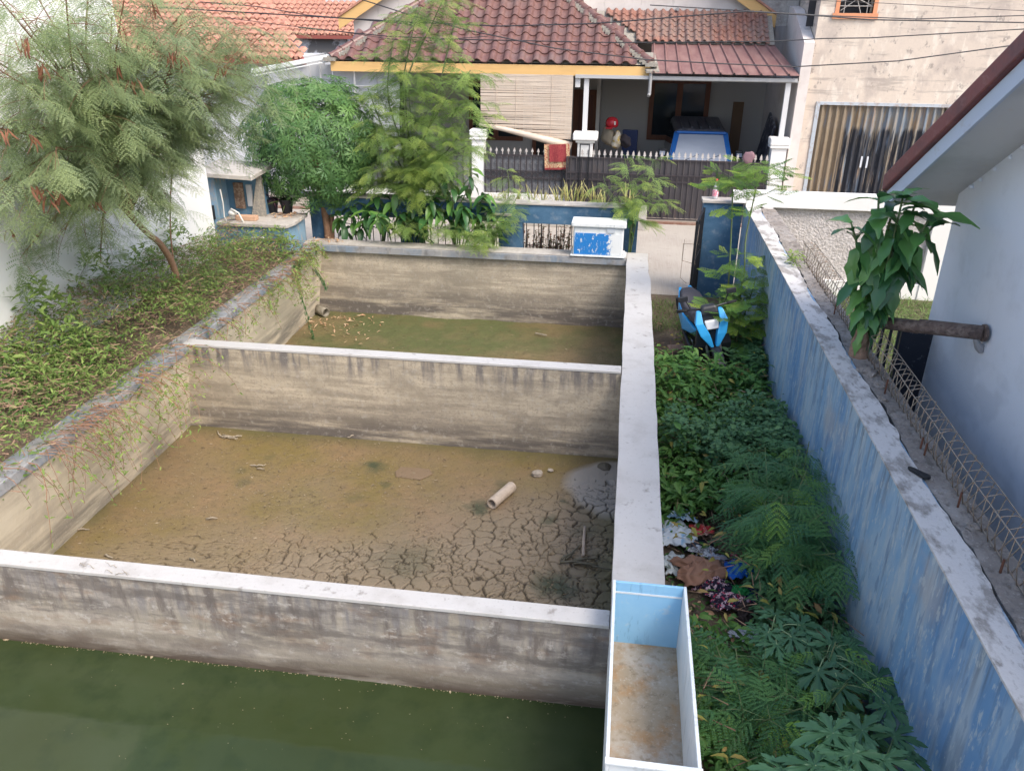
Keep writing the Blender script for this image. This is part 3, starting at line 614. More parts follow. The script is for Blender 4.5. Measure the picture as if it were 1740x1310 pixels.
while x<-4.2: link('sheet_strip',strip,FL,LT((x,21.24,0))); link('bar',b2,FL,LT((x,0,0))); x+=.155
MB().box(-6.9,-4.04,21.15,21.19,1.52,1.56).build('rail',mIron,FL)
# scalloped tall grey fence left of the house
LF=thing('metal_fence','tall pale grey sheet fence with thin rails beside the house, above the round bush','fence',(-7.5,21.7,0))
x=-9.6
while x<-6.3: MB().box(x,x+.58,21.7,21.72,.3,3.6).build('sheet_panel',mat('pale_sheet',(.46,.47,.48),.6,[((4,4,1),.45,.65,(.38,.39,.4),.7)]),LF); x+=.6
mb=MB()
for z in (2.6,3.1): mb.tube([(-9.6,21.62,z),(-6.2,21.62,z)],.014,5)
for x in (-8.1,-7.2): mb.tube([(x,21.6,.3),(x,21.6,3.7)],.02,5)
mb.build('rail',mat('rail_white',(.6,.6,.58),.6),LF)
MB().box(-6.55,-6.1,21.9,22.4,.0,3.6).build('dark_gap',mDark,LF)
gt=thing('gutter','long pale grey metal gutter sloping beside the orange roof','gutter',(-8,20.9,3.7))
a,b_=Py(425,118,20.6),Py(582,88,21.5)
MB().hexa([(a.x,a.y,a.z-.12),(b_.x,b_.y,b_.z-.12),(b_.x,b_.y+.15,b_.z-.12),(a.x,a.y+.15,a.z-.12)],[(a.x,a.y,a.z),(b_.x,b_.y,b_.z),(b_.x,b_.y+.15,b_.z),(a.x,a.y+.15,a.z)]).build('channel',mat('galv',(.6,.62,.62),.4),gt,bevel=.02)
d_=(b_-a)
MB().tube([a+Vector((0,.05,-.17)),b_+Vector((0,.05,-.17))],.02,6).build('bracket_rod',mat('galv',(.6,.62,.62),.4),gt)
# ------------------------------------------------------------------ beige building on the right
mBeige=mat('beige_stained_render',(.62,.53,.44),.88,[((.5,.5,.5),.42,.62,(.54,.46,.39),.7),((1.6,1.6,1.1),.5,.64,(.40,.34,.30),.7),((4,4,1.6),.54,.64,(.70,.63,.54),.7),((7,7,5),.60,.68,(.24,.21,.19),.75),((.8,.8,6),.56,.66,(.3,.26,.23),.6),(26,.56,.7,(.46,.4,.34),.4)],[(12,.25,.02),(60,.3,.005)])
BB=thing('beige_building','tall beige building with stained render and corrugated garage door','building',(8,24,0))
bx0,bx1,by=4.19,14,21.5; dx0,dx1,dz1=4.52,7.5,2.93; wx0,wx1,wz0,wz1=4.63,5.38,4.93,6.2
mb=MB()
for (a,b1,c,d) in ((bx0,dx0,0,9),(dx0,dx1,dz1,wz0),(dx1,bx1,0,9),(dx0,wx0,wz0,9),(wx1,dx1,wz0,9),(wx0,wx1,wz1,9)): mb.box(a,b1,by,by+.3,c,d)
mb.build('front_wall',mBeige,BB); MB().box(bx0,bx0+.3,by+.3,30,0,9).build('side_wall',mBeige,BB); MB().box(bx0+.3,bx1,29.7,30,0,9).build('rear_wall',mBeige,BB)
MB().box(bx0,bx1,by+.3,29.7,9,9.2).build('flat_roof',mConcTop,BB)
MB().box(wx0-.6,wx1+.6,by+.5,by+.55,wz0-.3,wz1).build('room_dark',mDark,BB)
mb=MB(); f=.09
mb.box(wx0-f,wx0,by-.02,by+.1,wz0-f,wz1); mb.box(wx1,wx1+f,by-.02,by+.1,wz0-f,wz1); mb.box(wx0-f-.05,wx1+f+.03,by-.06,by-.021,wz0-f-.03,wz0-.0); wn=mb.build('window',mOrange,BB)
mb=MB(); cx,cz=(wx0+wx1)/2,wz0+.32
for k in range(8): a=math.pi*k/4+.2; mb.tube([(cx+.05*math.cos(a),by+.05,cz+.05*math.sin(a)),(cx+.6*math.cos(a) if abs(math.cos(a))*.6<.375 else cx+.375*math.copysign(1,math.cos(a)),by+.05,cz+.32*math.sin(a) if math.sin(a)<0 else cz+.6*math.sin(a))],.01,5)
for x in (wx0+.12,wx1-.12): mb.tube([(x,by+.05,wz0),(x,by+.05,wz1)],.01,5)
for z in (wz0+.15,wz0+.5): mb.tube([(wx0,by+.05,z),(wx1,by+.05,z)],.01,5)
mb.lathe([(.0,-.06),(.05,-.04),(.06,0),(.05,.04),(0,.06)],8,(cx,by+.04,cz)); mb.build('grille',mat('grille_grey',(.35,.33,.31),.5),wn)
MB().hexa([(cx+.1,by+.12,wz0+.35),(cx+.3,by+.12,wz0+.3),(cx+.3,by+.2,wz0+.3),(cx+.1,by+.2,wz0+.35)],[(cx-.1,by+.12,wz1),(cx+.4,by+.12,wz1),(cx+.4,by+.2,wz1),(cx-.1,by+.2,wz1)]).build('curtain',mat('curtain_cream',(.5,.38,.22),.9,[((20,20,2),.4,.6,(.35,.22,.12),.6)]),wn)
# garage door of folded strips
mGd=mat('rusty_blue_black_door',(.24,.19,.13),.7,[((2.4,2.4,.5),.42,.58,(.26,.27,.27),.8),((5,5,.7),.48,.58,(.16,.21,.27),.8),((9,9,1.2),.5,.62,(.33,.20,.10),.6),((6,6,.3),.22,.56,(.020,.023,.032),.96,(3.0,1.9,'Z'),5,1),((5,5,.3),.15,.5,(.25,.19,.125),.9,(5.6,4.9,'X'),5,1),((11,11,.6),.54,.62,(.30,.25,.18),.6),((9,9,.9),.58,.66,(.13,.18,.25),.6)],[(30,.3,.006)],world=True)
gd=MB().box(dx0-.07,dx0+.02,by-.03,by+.02,0,dz1+.05).box(dx1-.02,dx1+.07,by-.03,by+.02,0,dz1+.05).box(dx0+.02,dx1-.02,by-.03,by+.02,dz1-.02,dz1+.05).build('garage_door',mat('door_frame_bluegrey',(.42,.46,.5),.6,[(8,.5,.65,(.3,.2,.14),.6)]),BB)
nf=17; fw=(dx1-dx0-.04)/nf
fold=MB(); pf=[(0,.03),(.25,.0),(.42,-.05),(.58,-.05),(.75,.0),(1,.03)]
for z in (.03,dz1-.03):
    for u,yy in pf: fold.v.append((u*fw,by+.06+yy,z))
for j in range(5): fold.f.append((j,j+1,7+j,6+j))
fm=fold.mesh('door_fold',mGd)
for k in range(nf): link('door_fold',fm,gd,LT((dx0+.02+k*fw,0,0)))
MB().box(5.72,5.76,by-.02,by+.01,1.45,1.72).box(5.86,5.90,by-.02,by+.01,1.45,1.72).build('pull_handle',mat('pull_white',(.6,.62,.65),.5),gd)
# lamp pole cables
cabs=[([(615,0),(700,27),(800,53),(945,83),(1099,102),(1231,109),(1350,114),(1527,104),(1740,75)],.012,'black cable sagging lowest across the maroon roof and beige wall'),
([(540,29),(693,38),(850,45),(1000,41),(1046,38),(1178,27),(1270,20),(1400,28),(1477,34),(1740,39)],.013,'black cable crossing under the small orange framed window'),
([(606,57),(656,62),(765,67),(940,71),(1046,73),(1310,71),(1400,66),(1477,65),(1740,50)],.011,'black cable along the top edge of the metal carport roof'),
([(1300,21),(1400,27),(1477,30),(1560,33),(1640,30),(1740,27)],.01,'twisted cable just above the cable under the orange window'),
([(1240,0),(1381,1),(1500,6),(1740,19)],.006,'thinnest cable at the top of the beige wall'),
([(340,4),(440,12),(520,26),(700,42)],.01,'cable above the far orange roofs on the left'),
([(380,30),(470,42),(560,52),(700,72),(830,62)],.007,'thin cable dipping in front of the far white gable')]
mCab=mat('cable_black',(.03,.03,.035),.5)
for n_,(pts,r_,lab) in enumerate(cabs):
    P=[Py(x,y,18.2+.15*n_) for x,y in pts]; P=[P[0]+(P[0]-P[1])*2]+P+[P[-1]+(P[-1]-P[-2])*2] if n_<5 else P
    tag(MB().tube(P,r_,5).build('overhead_cable',mCab),lab,'cable','cables over the street')
# ------------------------------------------------------------------ far roofs at the upper left
def far_house(label,base,tilesets,walls,extra=None):
    h=thing('far_house',label,'house',base)
    for (x0,x1,y0,z0,pitch,run,cut) in tilesets:
        mb=MB(); p=R_(pitch); rows=int(run/.3); cw=.24
        for r in range(rows):
            for c in range(int((x1-x0)/cw)):
                x=x0+c*cw; s=r*.3
                if cut and x>x1-cut*s: continue
                y=y0+s*math.cos(p); z=z0+s*math.sin(p)+fr(0,.015); y2=y+.32*math.cos(p); z2=z+.29*math.sin(p)
                n=len(mb.v); mb.v+=[(x,y,z+.01),(x+.07,y,z+.075),(x+.17,y,z+.075),(x+.24,y,z+.01),(x,y2,z2-.02),(x+.07,y2,z2+.04),(x+.17,y2,z2+.04),(x+.24,y2,z2-.02),(x+.07,y,z-.01),(x+.17,y,z-.01)]
                mb.f+=[(n,n+1,n+5,n+4),(n+1,n+2,n+6,n+5),(n+2,n+3,n+7,n+6),(n+8,n+9,n+2,n+1)]
        rf=MB().hexa([(x0,y0,z0-.12),(x1,y0,z0-.12),(x1-(cut or 0)*run,y0+run*math.cos(p),z0-.12+run*math.sin(p)),(x0,y0+run*math.cos(p),z0-.12+run*math.sin(p))],[(x0,y0,z0-.02),(x1,y0,z0-.02),(x1-(cut or 0)*run,y0+run*math.cos(p),z0-.02+run*math.sin(p)),(x0,y0+run*math.cos(p),z0-.02+run*math.sin(p))]).build('roof',mat('red_brown_trim',(.30,.09,.07),.7),h)
        tag(mb.build('roof_tiles',mTileFar,rf),kind='stuff')
    for (x0,x1,y0,y1,z0,z1,m_) in walls: MB().box(x0,x1,y0,y1,z0,z1).build('wall',m_,h)
    if extra: extra(h)
    return h
mFW=mat('far_white_wall',(.62,.63,.64),.85,[((1,1,1),.45,.65,(.5,.5,.5),.6)])
mFWs=mat('far_mouldy_wall',(.60,.61,.62),.85,[((1.6,1.6,1.6),.47,.53,(.16,.15,.14),.95)])
far_house('orange tiled house nearest the round bush, its roof half hidden by the feathery tree',(-12,25,0),[(-17,-8.45,21.6,3.72,25,3.6,.75)],[(-17,-9.2,22.3,25,0,3.7,mFW)])
def ex1(h): MB().box(-12.2,-11.5,31.2,31.25,3.3,3.9).build('mould_patch',mat('mould',(.13,.12,.11),.95),h)
far_house('orange tiled house with mouldy white gable wall between two roofs in the background',(-12,33,0),[(-16,-10.0,31,4.0,28,2.4,.25)],[(-16,-10.6,31.3,34,0,4.0,mFWs)])
far_house('farthest orange tiled roof at the top left edge behind the others',(-16,40,0),[(-26,-12.6,38,4.75,22,5,0)],[(-26,-13,39,44,0,4.7,mFW)])
def ex2(h):
    for x in (-10.9,-10.15): MB().box(x,x+.24,35.96,35.99,5.02,5.3).build('window',mDark,h)
far_house('pale house gable with two small dark windows between the far orange roofs',(-10,37,0),[(-9.0,-3,35.6,4.3,30,4,0)],[(-13,-8.2,36,39,0,6.5,mFW)],ex2)
# ------------------------------------------------------------------ blue front fence of the plot
mBlueD=mat('deep_blue_paint',(.045,.115,.20),.75,[((1.5,1.5,3),.42,.62,(.09,.18,.28),.7),((6,6,6),.54,.68,(.25,.3,.34),.5),((3,3,1),.55,.7,(.03,.06,.1),.7)],[(16,.3,.01)])
FB=thing('front_fence','low blue masonry fence with barred openings behind the far pond wall','fence',(-2,15.2,0))
MB().box(-6.1,.27,15.05,15.3,1.29,1.64).build('top_beam',mBlueD,FB,bevel=.006)
MB().box(-6.12,.29,15.02,15.34,1.642,1.675).build('coping',mConcTop,FB,bevel=.006)
for a,b_ in ((-.07,.27),(-2.36,-1.9),(-4.3,-3.9),(-6.1,-5.8)): MB().box(a,b_,15.06,15.29,0,1.288).build('post',mBlueD,FB)
MB().box(-5.8,-.07,15.07,15.28,0,.42).build('base',mBlueD,FB)
MB().box(-2.62,-2.1,15.0,15.06,1.42,1.46).build('ledge_stone',mConcTop,FB,bevel=.006)
br_=MB().tube([(0,15.17,.42),(0,15.17,1.288)],.009,5).mesh('bar',mBlack); 
for i in range(40):
    x=-5.75+i*.145
    if x<-.08 and not(-2.36<x<-1.9) and not(-4.3<x<-3.9): link('bar',br_,FB,LT((x,0,0)))
GP=thing('gate_post','square blue masonry post with white cap right of the open garden gate','post',(1.8,15.2,0))
MB().box(1.43,2.13,15.08,15.35,0,1.8).build('shaft',mBlueD,GP); MB().box(1.40,2.13,15.04,15.38,1.802,1.85).build('cap',mConcTop,GP,bevel=.005)
# opened garden gate leaf
GG=thing('garden_gate','open black garden gate leaf of thin bars and wire, swung in beside the scooter','gate',(1.45,15.02,0),0)
a=Vector((1.44,15.02,0)); b_=Vector((1.27,14.2,0)); d=(b_-a)
def gp(u,z): p=a+d*u; return (p.x,p.y,z)
MB().tube([gp(0,.1),gp(0,1.72)],.022,6).tube([gp(1,.05),gp(1,1.66)],.024,6).tube([gp(0,1.70),gp(1,1.64)],.018,6).tube([gp(0,.2),gp(1,.18)],.018,6).tube([gp(0,.95),gp(1,.92)],.012,6).build('gate_frame',mBlack,GG)
bg_=MB()
for k in range(1,7):
    MB().tube([gp(k/7,.2),gp(k/7,1.66)],.008,5).build('bar',mBlack,GG)
MB().tube([gp(.3,1.1),(1.1,14.6,1.15),(1.1,14.55,.85),gp(.6,.8)],.006,5).tube([(1.12,14.7,1.2),(1.08,14.3,.6),(1.2,14.3,.5)],.004,4).build('loose_wire',mWire,GG)
for k in range(9): MB().tube([gp(.5+k*.05,1.62-.05*k),gp(.9-k*.03,.5+.06*k)],.003,4).build('mesh_wire',mWire,GG)
# bottle
mPlas=mat('clear_plastic',(.75,.78,.8),.15,spec=.6,alpha=.55); bp_=Pz(1219,349,1.85)
BT=thing('plastic_bottle','clear plastic bottle with pink label standing on the blue post','bottle',(bp_.x,15.2,1.851))
z=1.852; MB().lathe([(.048,z),(.052,z+.02),(.052,z+.14),(.046,z+.2),(.03,z+.27),(.016,z+.3),(.016,z+.33)],14,(bp_.x,15.2,0)).build('body',mPlas,BT,smooth=True)
MB().lathe([(.053,z+.05),(.054,z+.06),(.054,z+.15),(.053,z+.16)],14,(bp_.x,15.2,0)).build('label',mat('label_pink',(.75,.2,.28),.6,[(45,.5,.58,(.85,.8,.8),.9)]),BT)
MB().lathe([(.02,z+.325),(.02,z+.355)],10,(bp_.x,15.2,0)).build('cap',mat('cap_red',(.7,.06,.08),.4),BT)
# neighbour's white framed fence
mSpl=mat('splattered_render',(.50,.46,.43),.95,[((16,16,16),.47,.55,(.62,.58,.55),.8),((2,2,2),.45,.65,(.42,.38,.35),.6),((5,5,3),.55,.66,(.3,.27,.25),.6,(.8,.4))],[(26,1,.03)])
NF=thing('neighbour_fence','white framed masonry fence with rough splattered panels behind the big leaved plant','fence',(3.8,15,0))
MB().box(2.145,9.5,14.86,15.12,1.80,2.06).build('top_beam',mWhiteWall,NF,bevel=.008)
MB().box(1.9,2.14,14.86,15.05,1.86,2.06).build('beam_end',mWhiteWall,NF,bevel=.008)
for a_,b1 in ((2.66,3.9),(3.9,5.38),(5.7,7.3)): MB().box(a_+.001,b1-.001,14.97,15.05,.5,1.80).build('panel',mSpl,NF)
for a_ in (5.38,): MB().box(a_,a_+.32,14.88,15.1,.2,1.799).build('post',mWhiteWall,NF,bevel=.006)
MB().box(2.66,9.5,14.9,15.08,.2,.5).build('base',mWhiteWall,NF,bevel=.006)
# neighbour's house on the right
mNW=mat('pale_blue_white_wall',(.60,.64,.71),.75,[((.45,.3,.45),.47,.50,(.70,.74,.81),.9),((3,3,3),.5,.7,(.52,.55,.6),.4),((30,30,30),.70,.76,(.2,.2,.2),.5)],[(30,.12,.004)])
NH=thing('neighbour_house','pale blue white house at the right edge with a sloping maroon roof edge','house',(5,5,0))
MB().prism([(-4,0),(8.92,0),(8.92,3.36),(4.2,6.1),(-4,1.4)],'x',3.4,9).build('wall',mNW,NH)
sl_=.585; y0_,z0_=9.27,3.30
def zr(y): return z0_+(y0_-y)*sl_
yr=3.2
MB().hexa([(2.83,y0_-.02,z0_-.20),(9,y0_-.02,z0_-.20),(9,yr,zr(yr)-.20),(2.83,yr,zr(yr)-.20)],[(2.83,y0_-.02,z0_-.165),(9,y0_-.02,z0_-.165),(9,yr,zr(yr)-.165),(2.83,yr,zr(yr)-.165)]).build('soffit',mat('soffit_grey',(.62,.62,.63),.8,[((1,1,1),.45,.65,(.44,.44,.45),.6),(9,.62,.7,(.62,.55,.5),.5)]),NH)
MB().hexa([(2.80,y0_,z0_-.25),(2.828,y0_,z0_-.25),(2.828,yr,zr(yr)-.25),(2.80,yr,zr(yr)-.25)],[(2.80,y0_,z0_-.075),(2.828,y0_,z0_-.075),(2.828,yr,zr(yr)-.075),(2.80,yr,zr(yr)-.075)]).build('barge_board',mat('board_bluewhite',(.50,.56,.66),.7,[((6,3,6),.55,.68,(.4,.36,.34),.5)]),NH)
MB().hexa([(2.75,y0_+.03,z0_-.075),(2.86,y0_+.03,z0_-.075),(2.86,yr,zr(yr)-.075),(2.75,yr,zr(yr)-.075)],[(2.74,y0_+.03,z0_+.10),(2.86,y0_+.03,z0_+.12),(2.86,yr,zr(yr)+.12),(2.74,yr,zr(yr)+.10)]).build('roof_edge',mat('maroon_edge',(.22,.07,.07),.55,[((4,2,4),.45,.65,(.12,.06,.07),.8),((14,5,14),.55,.7,(.3,.16,.15),.5)],[(14,.3,.01)]),NH,bevel=.015)
MB().hexa([(2.86,y0_,z0_-.16),(9,y0_,z0_-.16),(9,yr,zr(yr)-.16),(2.86,yr,zr(yr)-.16)],[(2.86,y0_,z0_),(9,y0_,z0_),(9,yr,zr(yr)),(2.86,yr,zr(yr))]).build('roof',mTile,NH)
for (yy,s) in ((8.62,.03),(8.45,.018),(8.2,.02),(7.95,.018),(7.75,.022)):
    MB().lathe([(.0,-.01),(s,-.008),(s*.8,.02),(0,.025)],8,(3.385,yy,zr(yy)-.20-.06)).build('mortar_blob',mNW,NH)
# log between the walls
mLog=mat('weathered_log',(.14,.10,.085),.9,[((14,14,14),.45,.62,(.26,.21,.18),.7),((4,30,30),.5,.65,(.06,.045,.04),.7)],[((8,40,40),.8,.02)])
pA=Px(1478,545,2.55); pB=Px(1672,566,3.36)
lg=thing('support_pole','dark weathered pole spanning from the leafy plant to the pale neighbour wall','pole',pA)
MB().tube([pA,pA.lerp(pB,.45)+Vector((0,0,-.01)),pA.lerp(pB,.46),pB],[.062,.068,.072,.07],12).build('shaft',mLog,lg,smooth=True)
MB().tube([pB+Vector((-.012,0,0)),pB+Vector((.012,0,0))],.082,14).build('collar',mLog,lg)
MB().tube([pB+Vector((-.06,.0,-.07)),pB+Vector((.0,.02,-.15)),pB+Vector((.03,.02,-.19))],[.02,.04,.03],8).build('stay_bracket',mat('grey_bracket',(.3,.3,.31),.6),lg)
# black gate in the neighbour's alley
NGt=thing('alley_gate','black steel gate closing the grassy alley under the pole','gate',(3,8.6,.2))
mDkB=mat('dark_blue_steel',(.018,.022,.035),.45,[(12,.6,.7,(.4,.42,.44),.5)])
MB().box(3.06,3.38,8.64,8.68,.25,1.98).build('sheet_panel',mDkB,NGt)
for i in range(5): MB().box(2.68+i*.085,2.705+i*.085,8.64,8.665,.25,1.97).build('bar',mDkB,NGt)
MB().box(2.66,3.06,8.635,8.67,1.9,1.94).build('rail',mDkB,NGt)
# ------------------------------------------------------------------ left white wall, blue shelter and bench
LW=thing('side_wall','tall white wall behind the feathery tree on the left','wall',(-7.8,8,0))
MB().box(-7.6,-7.3,-2,11.6,0,6.2).build('high_part',mat('bright_white_wall',(.80,.79,.77),.8,[(.5,.45,.7,(.72,.71,.69),.6),((2,2,.6),.6,.75,(.6,.58,.54),.5)],[(30,.1,.004)]),LW)
MB().box(-7.6,-7.303,11.601,13.5,0,3.75).build('low_part',_mats['bright_white_wall'],LW)
mLB=mat('pale_blue_paint',(.19,.32,.43),.8,[((2,2,1),.45,.65,(.30,.42,.50),.8),((8,8,4),.54,.64,(.38,.36,.32),.7),((5,5,2),.58,.7,(.12,.14,.16),.6)],[(18,.35,.01)])
mLBd=mat('mid_blue_paint',(.10,.20,.29),.8,[((2,2,1),.45,.65,(.14,.26,.36),.8),((8,8,4),.56,.66,(.3,.27,.22),.6)],[(18,.35,.01)])
SH=thing('meter_shelter','blue painted niche pillar with slab roof against the white wall','shelter',(-7.5,14.3,.8))
MB().box(-7.72,-7.45,14.0,14.7,.3,2.18).build('pillar',mLB,SH,bevel=.008)
MB().box(-7.449,-6.75,14.45,14.7,.3,2.12).build('back_panel',mLBd,SH)
MB().hexa([(-7.74,13.8,2.19),(-6.65,13.85,2.14),(-6.65,14.85,2.19),(-7.74,14.85,2.24)],[(-7.74,13.8,2.27),(-6.65,13.85,2.22),(-6.65,14.85,2.28),(-7.74,14.85,2.33)]).build('slab_roof',mConcTop,SH,bevel=.01)
MB().box(-7.3,-7.12,14.40,14.449,1.5,1.98).build('rusted_panel',mat('rust_panel',(.2,.12,.08),.9,[(20,.45,.6,(.38,.28,.2),.8)]),SH)
MB().box(-7.05,-6.95,14.40,14.449,1.55,1.95).build('grey_panel',mat('panel_grey',(.45,.45,.45),.7),SH)
MB().prism([(-7.0,1.35),(-6.72,1.35),(-6.72,2.12),(-6.8,2.12)],'y',14.38,14.449).build('mortar_patch',mMortar,SH)
fx=thing('meter_box','small white and black meter box on the front of the blue pillar','meter box',(-7.6,13.97,1.5))
MB().box(-7.72,-7.52,13.93,13.999,1.38,1.64).build('case',mBlack,fx,bevel=.006); MB().box(-7.70,-7.54,13.915,13.93,1.41,1.61).build('face',mat('face_white',(.75,.73,.66),.5),fx,bevel=.004)
mPVC=mat('white_pvc',(.62,.6,.55),.5,[(20,.5,.7,(.4,.36,.3),.6)])
pp=[Pz(405,360,1.3),]
def pth(L_,Y): return [Py(x,y,Y) for x,y in L_]
tag(MB().tube(pth([(392,355),(405,362),(414,378),(417,395),(412,415),(413,432)],13.9),.016,7).build('hose',mPVC,smooth=True),'white hose curling down beside the blue bench','hose')
tag(MB().tube(pth([(374,322),(379,345),(381,368),(390,385)],13.95),.012,7).build('hose',mPVC,smooth=True),'thin white pipe running down the blue pillar','hose')
tag(MB().tube(pth([(424,420),(425,404),(448,404),(450,415)],13.7),.014,7).build('pipe_loop',mPVC,smooth=True),'small white pipe loop in front of the blue bench','pipe')
tag(MB().lathe([(0,0),(.07,.01),(.08,.06),(.05,.1),(0,.11)],10,tuple(Py(395,362,13.95)-Vector((0,0,.05)))).build('junction_box',mPVC,smooth=True),'round white pipe junction beside the niche','junction box')
BN=thing('masonry_bench','low blue masonry bench with worn concrete top beside the planter','bench',(-6.5,14.2,.8))
MB().box(-7.44,-6.17,13.86,14.4,.5,1.30).build('base',mLBd,BN); MB().box(-6.169,-6.1,13.86,14.75,.5,1.30).build('side',mLB,BN)
MB().prism([(-7.44,13.82),(-6.08,13.82),(-6.02,14.1),(-6.05,14.8),(-7.44,14.8)],'z',1.301,1.37).build('top_slab',mConcTop,BN,bevel=.012)
br_p=Pz(450,357,1.38)
tag(MB().box(br_p.x-.2,br_p.x+.2,14.0,14.14,1.371,1.46).build('loose_block',mat('tan_block',(.52,.33,.22),.85,[(20,.5,.7,(.42,.25,.16),.6)],[(40,.3,.005)]),bevel=.01),'flat tan block lying on the bench top','block')
mPot=mat('black_plastic',(.02,.02,.024),.5)
for i,(x,lab) in enumerate(((-6.72,'black plant pot on the bench, nearer the niche'),(-6.42,'black plant pot on the bench, nearer the round bush'))):
    q=thing('plant_pot',lab,'pot',(x,14.7,1.37),group='black pots on the bench')
    MB().lathe([(.09,0),(.13,.24),(.14,.24),(.14,.27),(.12,.27),(.11,.22)],14,(x,14.72,1.375)).build('pot',mPot,q,smooth=False)
    K=oval(.2,.02,.2,.9,4); n=30; rg_=np.random.default_rng(i)
    me=leaves_mesh('plant',[K],np.zeros(n,int),np.tile([x,14.72,1.6],(n,1))+rg_.normal(0,.03,(n,3)),rotm(rg_.uniform(0,6.28,n),rg_.uniform(.3,1.3,n),rg_.normal(0,.3,n)),rg_.uniform(.8,1.5,n),rg_.random(n),mat('maroon_leaf' if i==0 else 'pot_green',(.10,.03,.06) if i==0 else (.07,.12,.04),.6,trans=.2,tint=(.16,.06,.1) if i==0 else (.12,.15,.05)))
    link('plant',me,q)
# ------------------------------------------------------------------ ice box on the far pond wall
mIce=mat('ice_box_white',(.72,.74,.73),.5,[((8,8,2),.5,.68,(.5,.54,.54),.6),((14,14,4),.6,.7,(.3,.33,.33),.5)])
mIceB=mat('ice_box_peeling_blue',(.72,.74,.73),.5,[((11,11,11),.22,.52,(.02,.19,.52),1.0,(.12,-.52,'X'),6,1),((20,20,5),.60,.66,(.72,.74,.73),.9),((26,26,10),.60,.64,(.55,.60,.62),.9)])
IB=thing('ice_box','white ice box with peeling blue paint standing on the far corner of the pond wall','box',(-.42,14.55,.912))
MB().box(-.88,.02,14.31,14.68,.93,1.45).build('body',mIce,IB,bevel=.02)
MB().box(-.86,0.0,14.303,14.309,.95,1.34).build('blue_front',mIceB,IB)
MB().box(-.92,.06,14.27,14.72,.913,.94).build('base_lip',mIce,IB,bevel=.008)
MB().box(-.92,.06,14.27,14.72,1.452,1.535).build('lid',mIce,IB,bevel=.018)
MB().box(-.28,-.14,14.292,14.302,1.36,1.45).build('latch',mat('latch_grey',(.5,.54,.58),.5),IB)
tag(MB().box(.03,.09,14.33,14.42,.9135,1.0).build('foam_scrap',mIce,bevel=.01),'small white foam scrap beside the ice box','foam')
# ------------------------------------------------------------------ things lying in the ponds
mBamP=mat('old_bamboo',(.46,.38,.30),.8,[((10,10,10),.45,.65,(.34,.27,.21),.7)])
a,b_=Vector((-1.31,7.86,-.27)),Vector((-1.13,8.27,-.27)); dd=(b_-a).normalized()
pb=MB(); n=16; u_=dd.cross(Vector((0,0,1))).normalized(); v_=Vector((0,0,1))
for (p,rr) in ((a,.052),(a,.066),(b_,.066),(b_,.052),(a,.052)):
    for k in range(n): t_=2*math.pi*k/n; pb.v.append(tuple(p+(u_*math.cos(t_)+v_*math.sin(t_))*rr))
for i in range(4):
    for k in range(n): j=(k+1)%n; pb.f.append((i*n+k,i*n+j,(i+1)*n+j,(i+1)*n+k))
tag(pb.build('pipe_piece',mBamP,smooth=False),'short thick beige pipe piece lying on the cracked mud','pipe')
tag(MB().tube([(-.205,7.62,-.31),(-.20,7.35,-.30),(-.19,7.1,-.32)],[.016,.018,.019],8).build('stick',mBamP,smooth=True),'straight pale stick lying near the right pond wall','stick')
mDry=mat('dry_twig',(.34,.29,.22),.9,[(30,.45,.65,(.2,.17,.13),.7)])
def twigs(name,label,cx,cy,z,L_,n,seed,m=mDry,rad=.012):
    r=random.Random(seed); mb=MB()
    for i in range(n):
        a_=r.uniform(-.6,.9)+(math.pi if r.random()<.3 else 0); l=L_*r.uniform(.5,1); x,y=cx+r.uniform(-.08,.08),cy+r.uniform(-.05,.05)
        P=[(x,y,z)]
        for k in range(4): a_+=r.uniform(-.35,.35); x+=math.cos(a_)*l/4; y+=math.sin(a_)*l/4*.7; P.append((x,y,z+r.uniform(0,.03)))
        mb.tube(P,[rad,rad*.9,rad*.8,rad*.6,rad*.3],5)
    return tag(mb.build(name,m,smooth=True),label,'twigs' if n>1 else 'stick')
twigs('dead_branch','small forked dead branch in the far left corner of the middle pond',-5.2,9.02,-.33,.35,5,1)
twigs('dead_branch','grey twisted roots in the wet ring beside the straight stick',-.35,6.98,-.33,.42,6,2,mat('wet_twig',(.12,.11,.075),.5),.015)
for i,(x,y,lab) in enumerate(((440,795,'pale rag like husk on a dark algae spot'),(130,900,'short pale stick at the left edge of the middle pond'),(362,878,'thin upright pale splinter left of centre in the mud'),(316,945,'pale stick near the near divider wall'),(170,940,'dry twig close to the near divider at the left corner'),(610,745,'dark scrap under the middle divider wall'))):
    p=Pz(x,y,-.325); twigs('dry_stick',lab,p.x,p.y,-.325,.16,1 if i else 3,10+i)
mRock=mat('pale_rock',(.36,.31,.25),.9,[(14,.45,.6,(.22,.18,.14),.7)],[(30,.6,.01)])
def rock(label,x,y,z,s,seed,m=mRock,fl=.6,name='stone'):
    bmx=bmesh.new(); bmesh.ops.create_icosphere(bmx,subdivisions=2,radius=s); r=random.Random(seed)
    ph=[r.uniform(0,6) for _ in range(6)]
    for v in bmx.verts:
        k=1+.22*math.sin(v.co.x/s*2.2+ph[0])+.2*math.sin(v.co.y/s*2.6+ph[1])+.12*math.sin(v.co.z/s*4+ph[2])+r.uniform(-.07,.07); v.co*=k; v.co.z*=fl; v.co.x*=1.25
    me=bpy.data.meshes.new(name); bmx.to_mesh(me); bmx.free(); me.materials.append(m)
    o=bpy.data.objects.new(name,me); C.objects.link(o); o.location=(x,y,z); o.rotation_euler=(0,0,r.uniform(0,6)); return tag(o,label,'stone')
p=Pz(912,806,-.33); rock('pale stone on the mud beside the drain corner',p.x,p.y,-.31,.06,1)
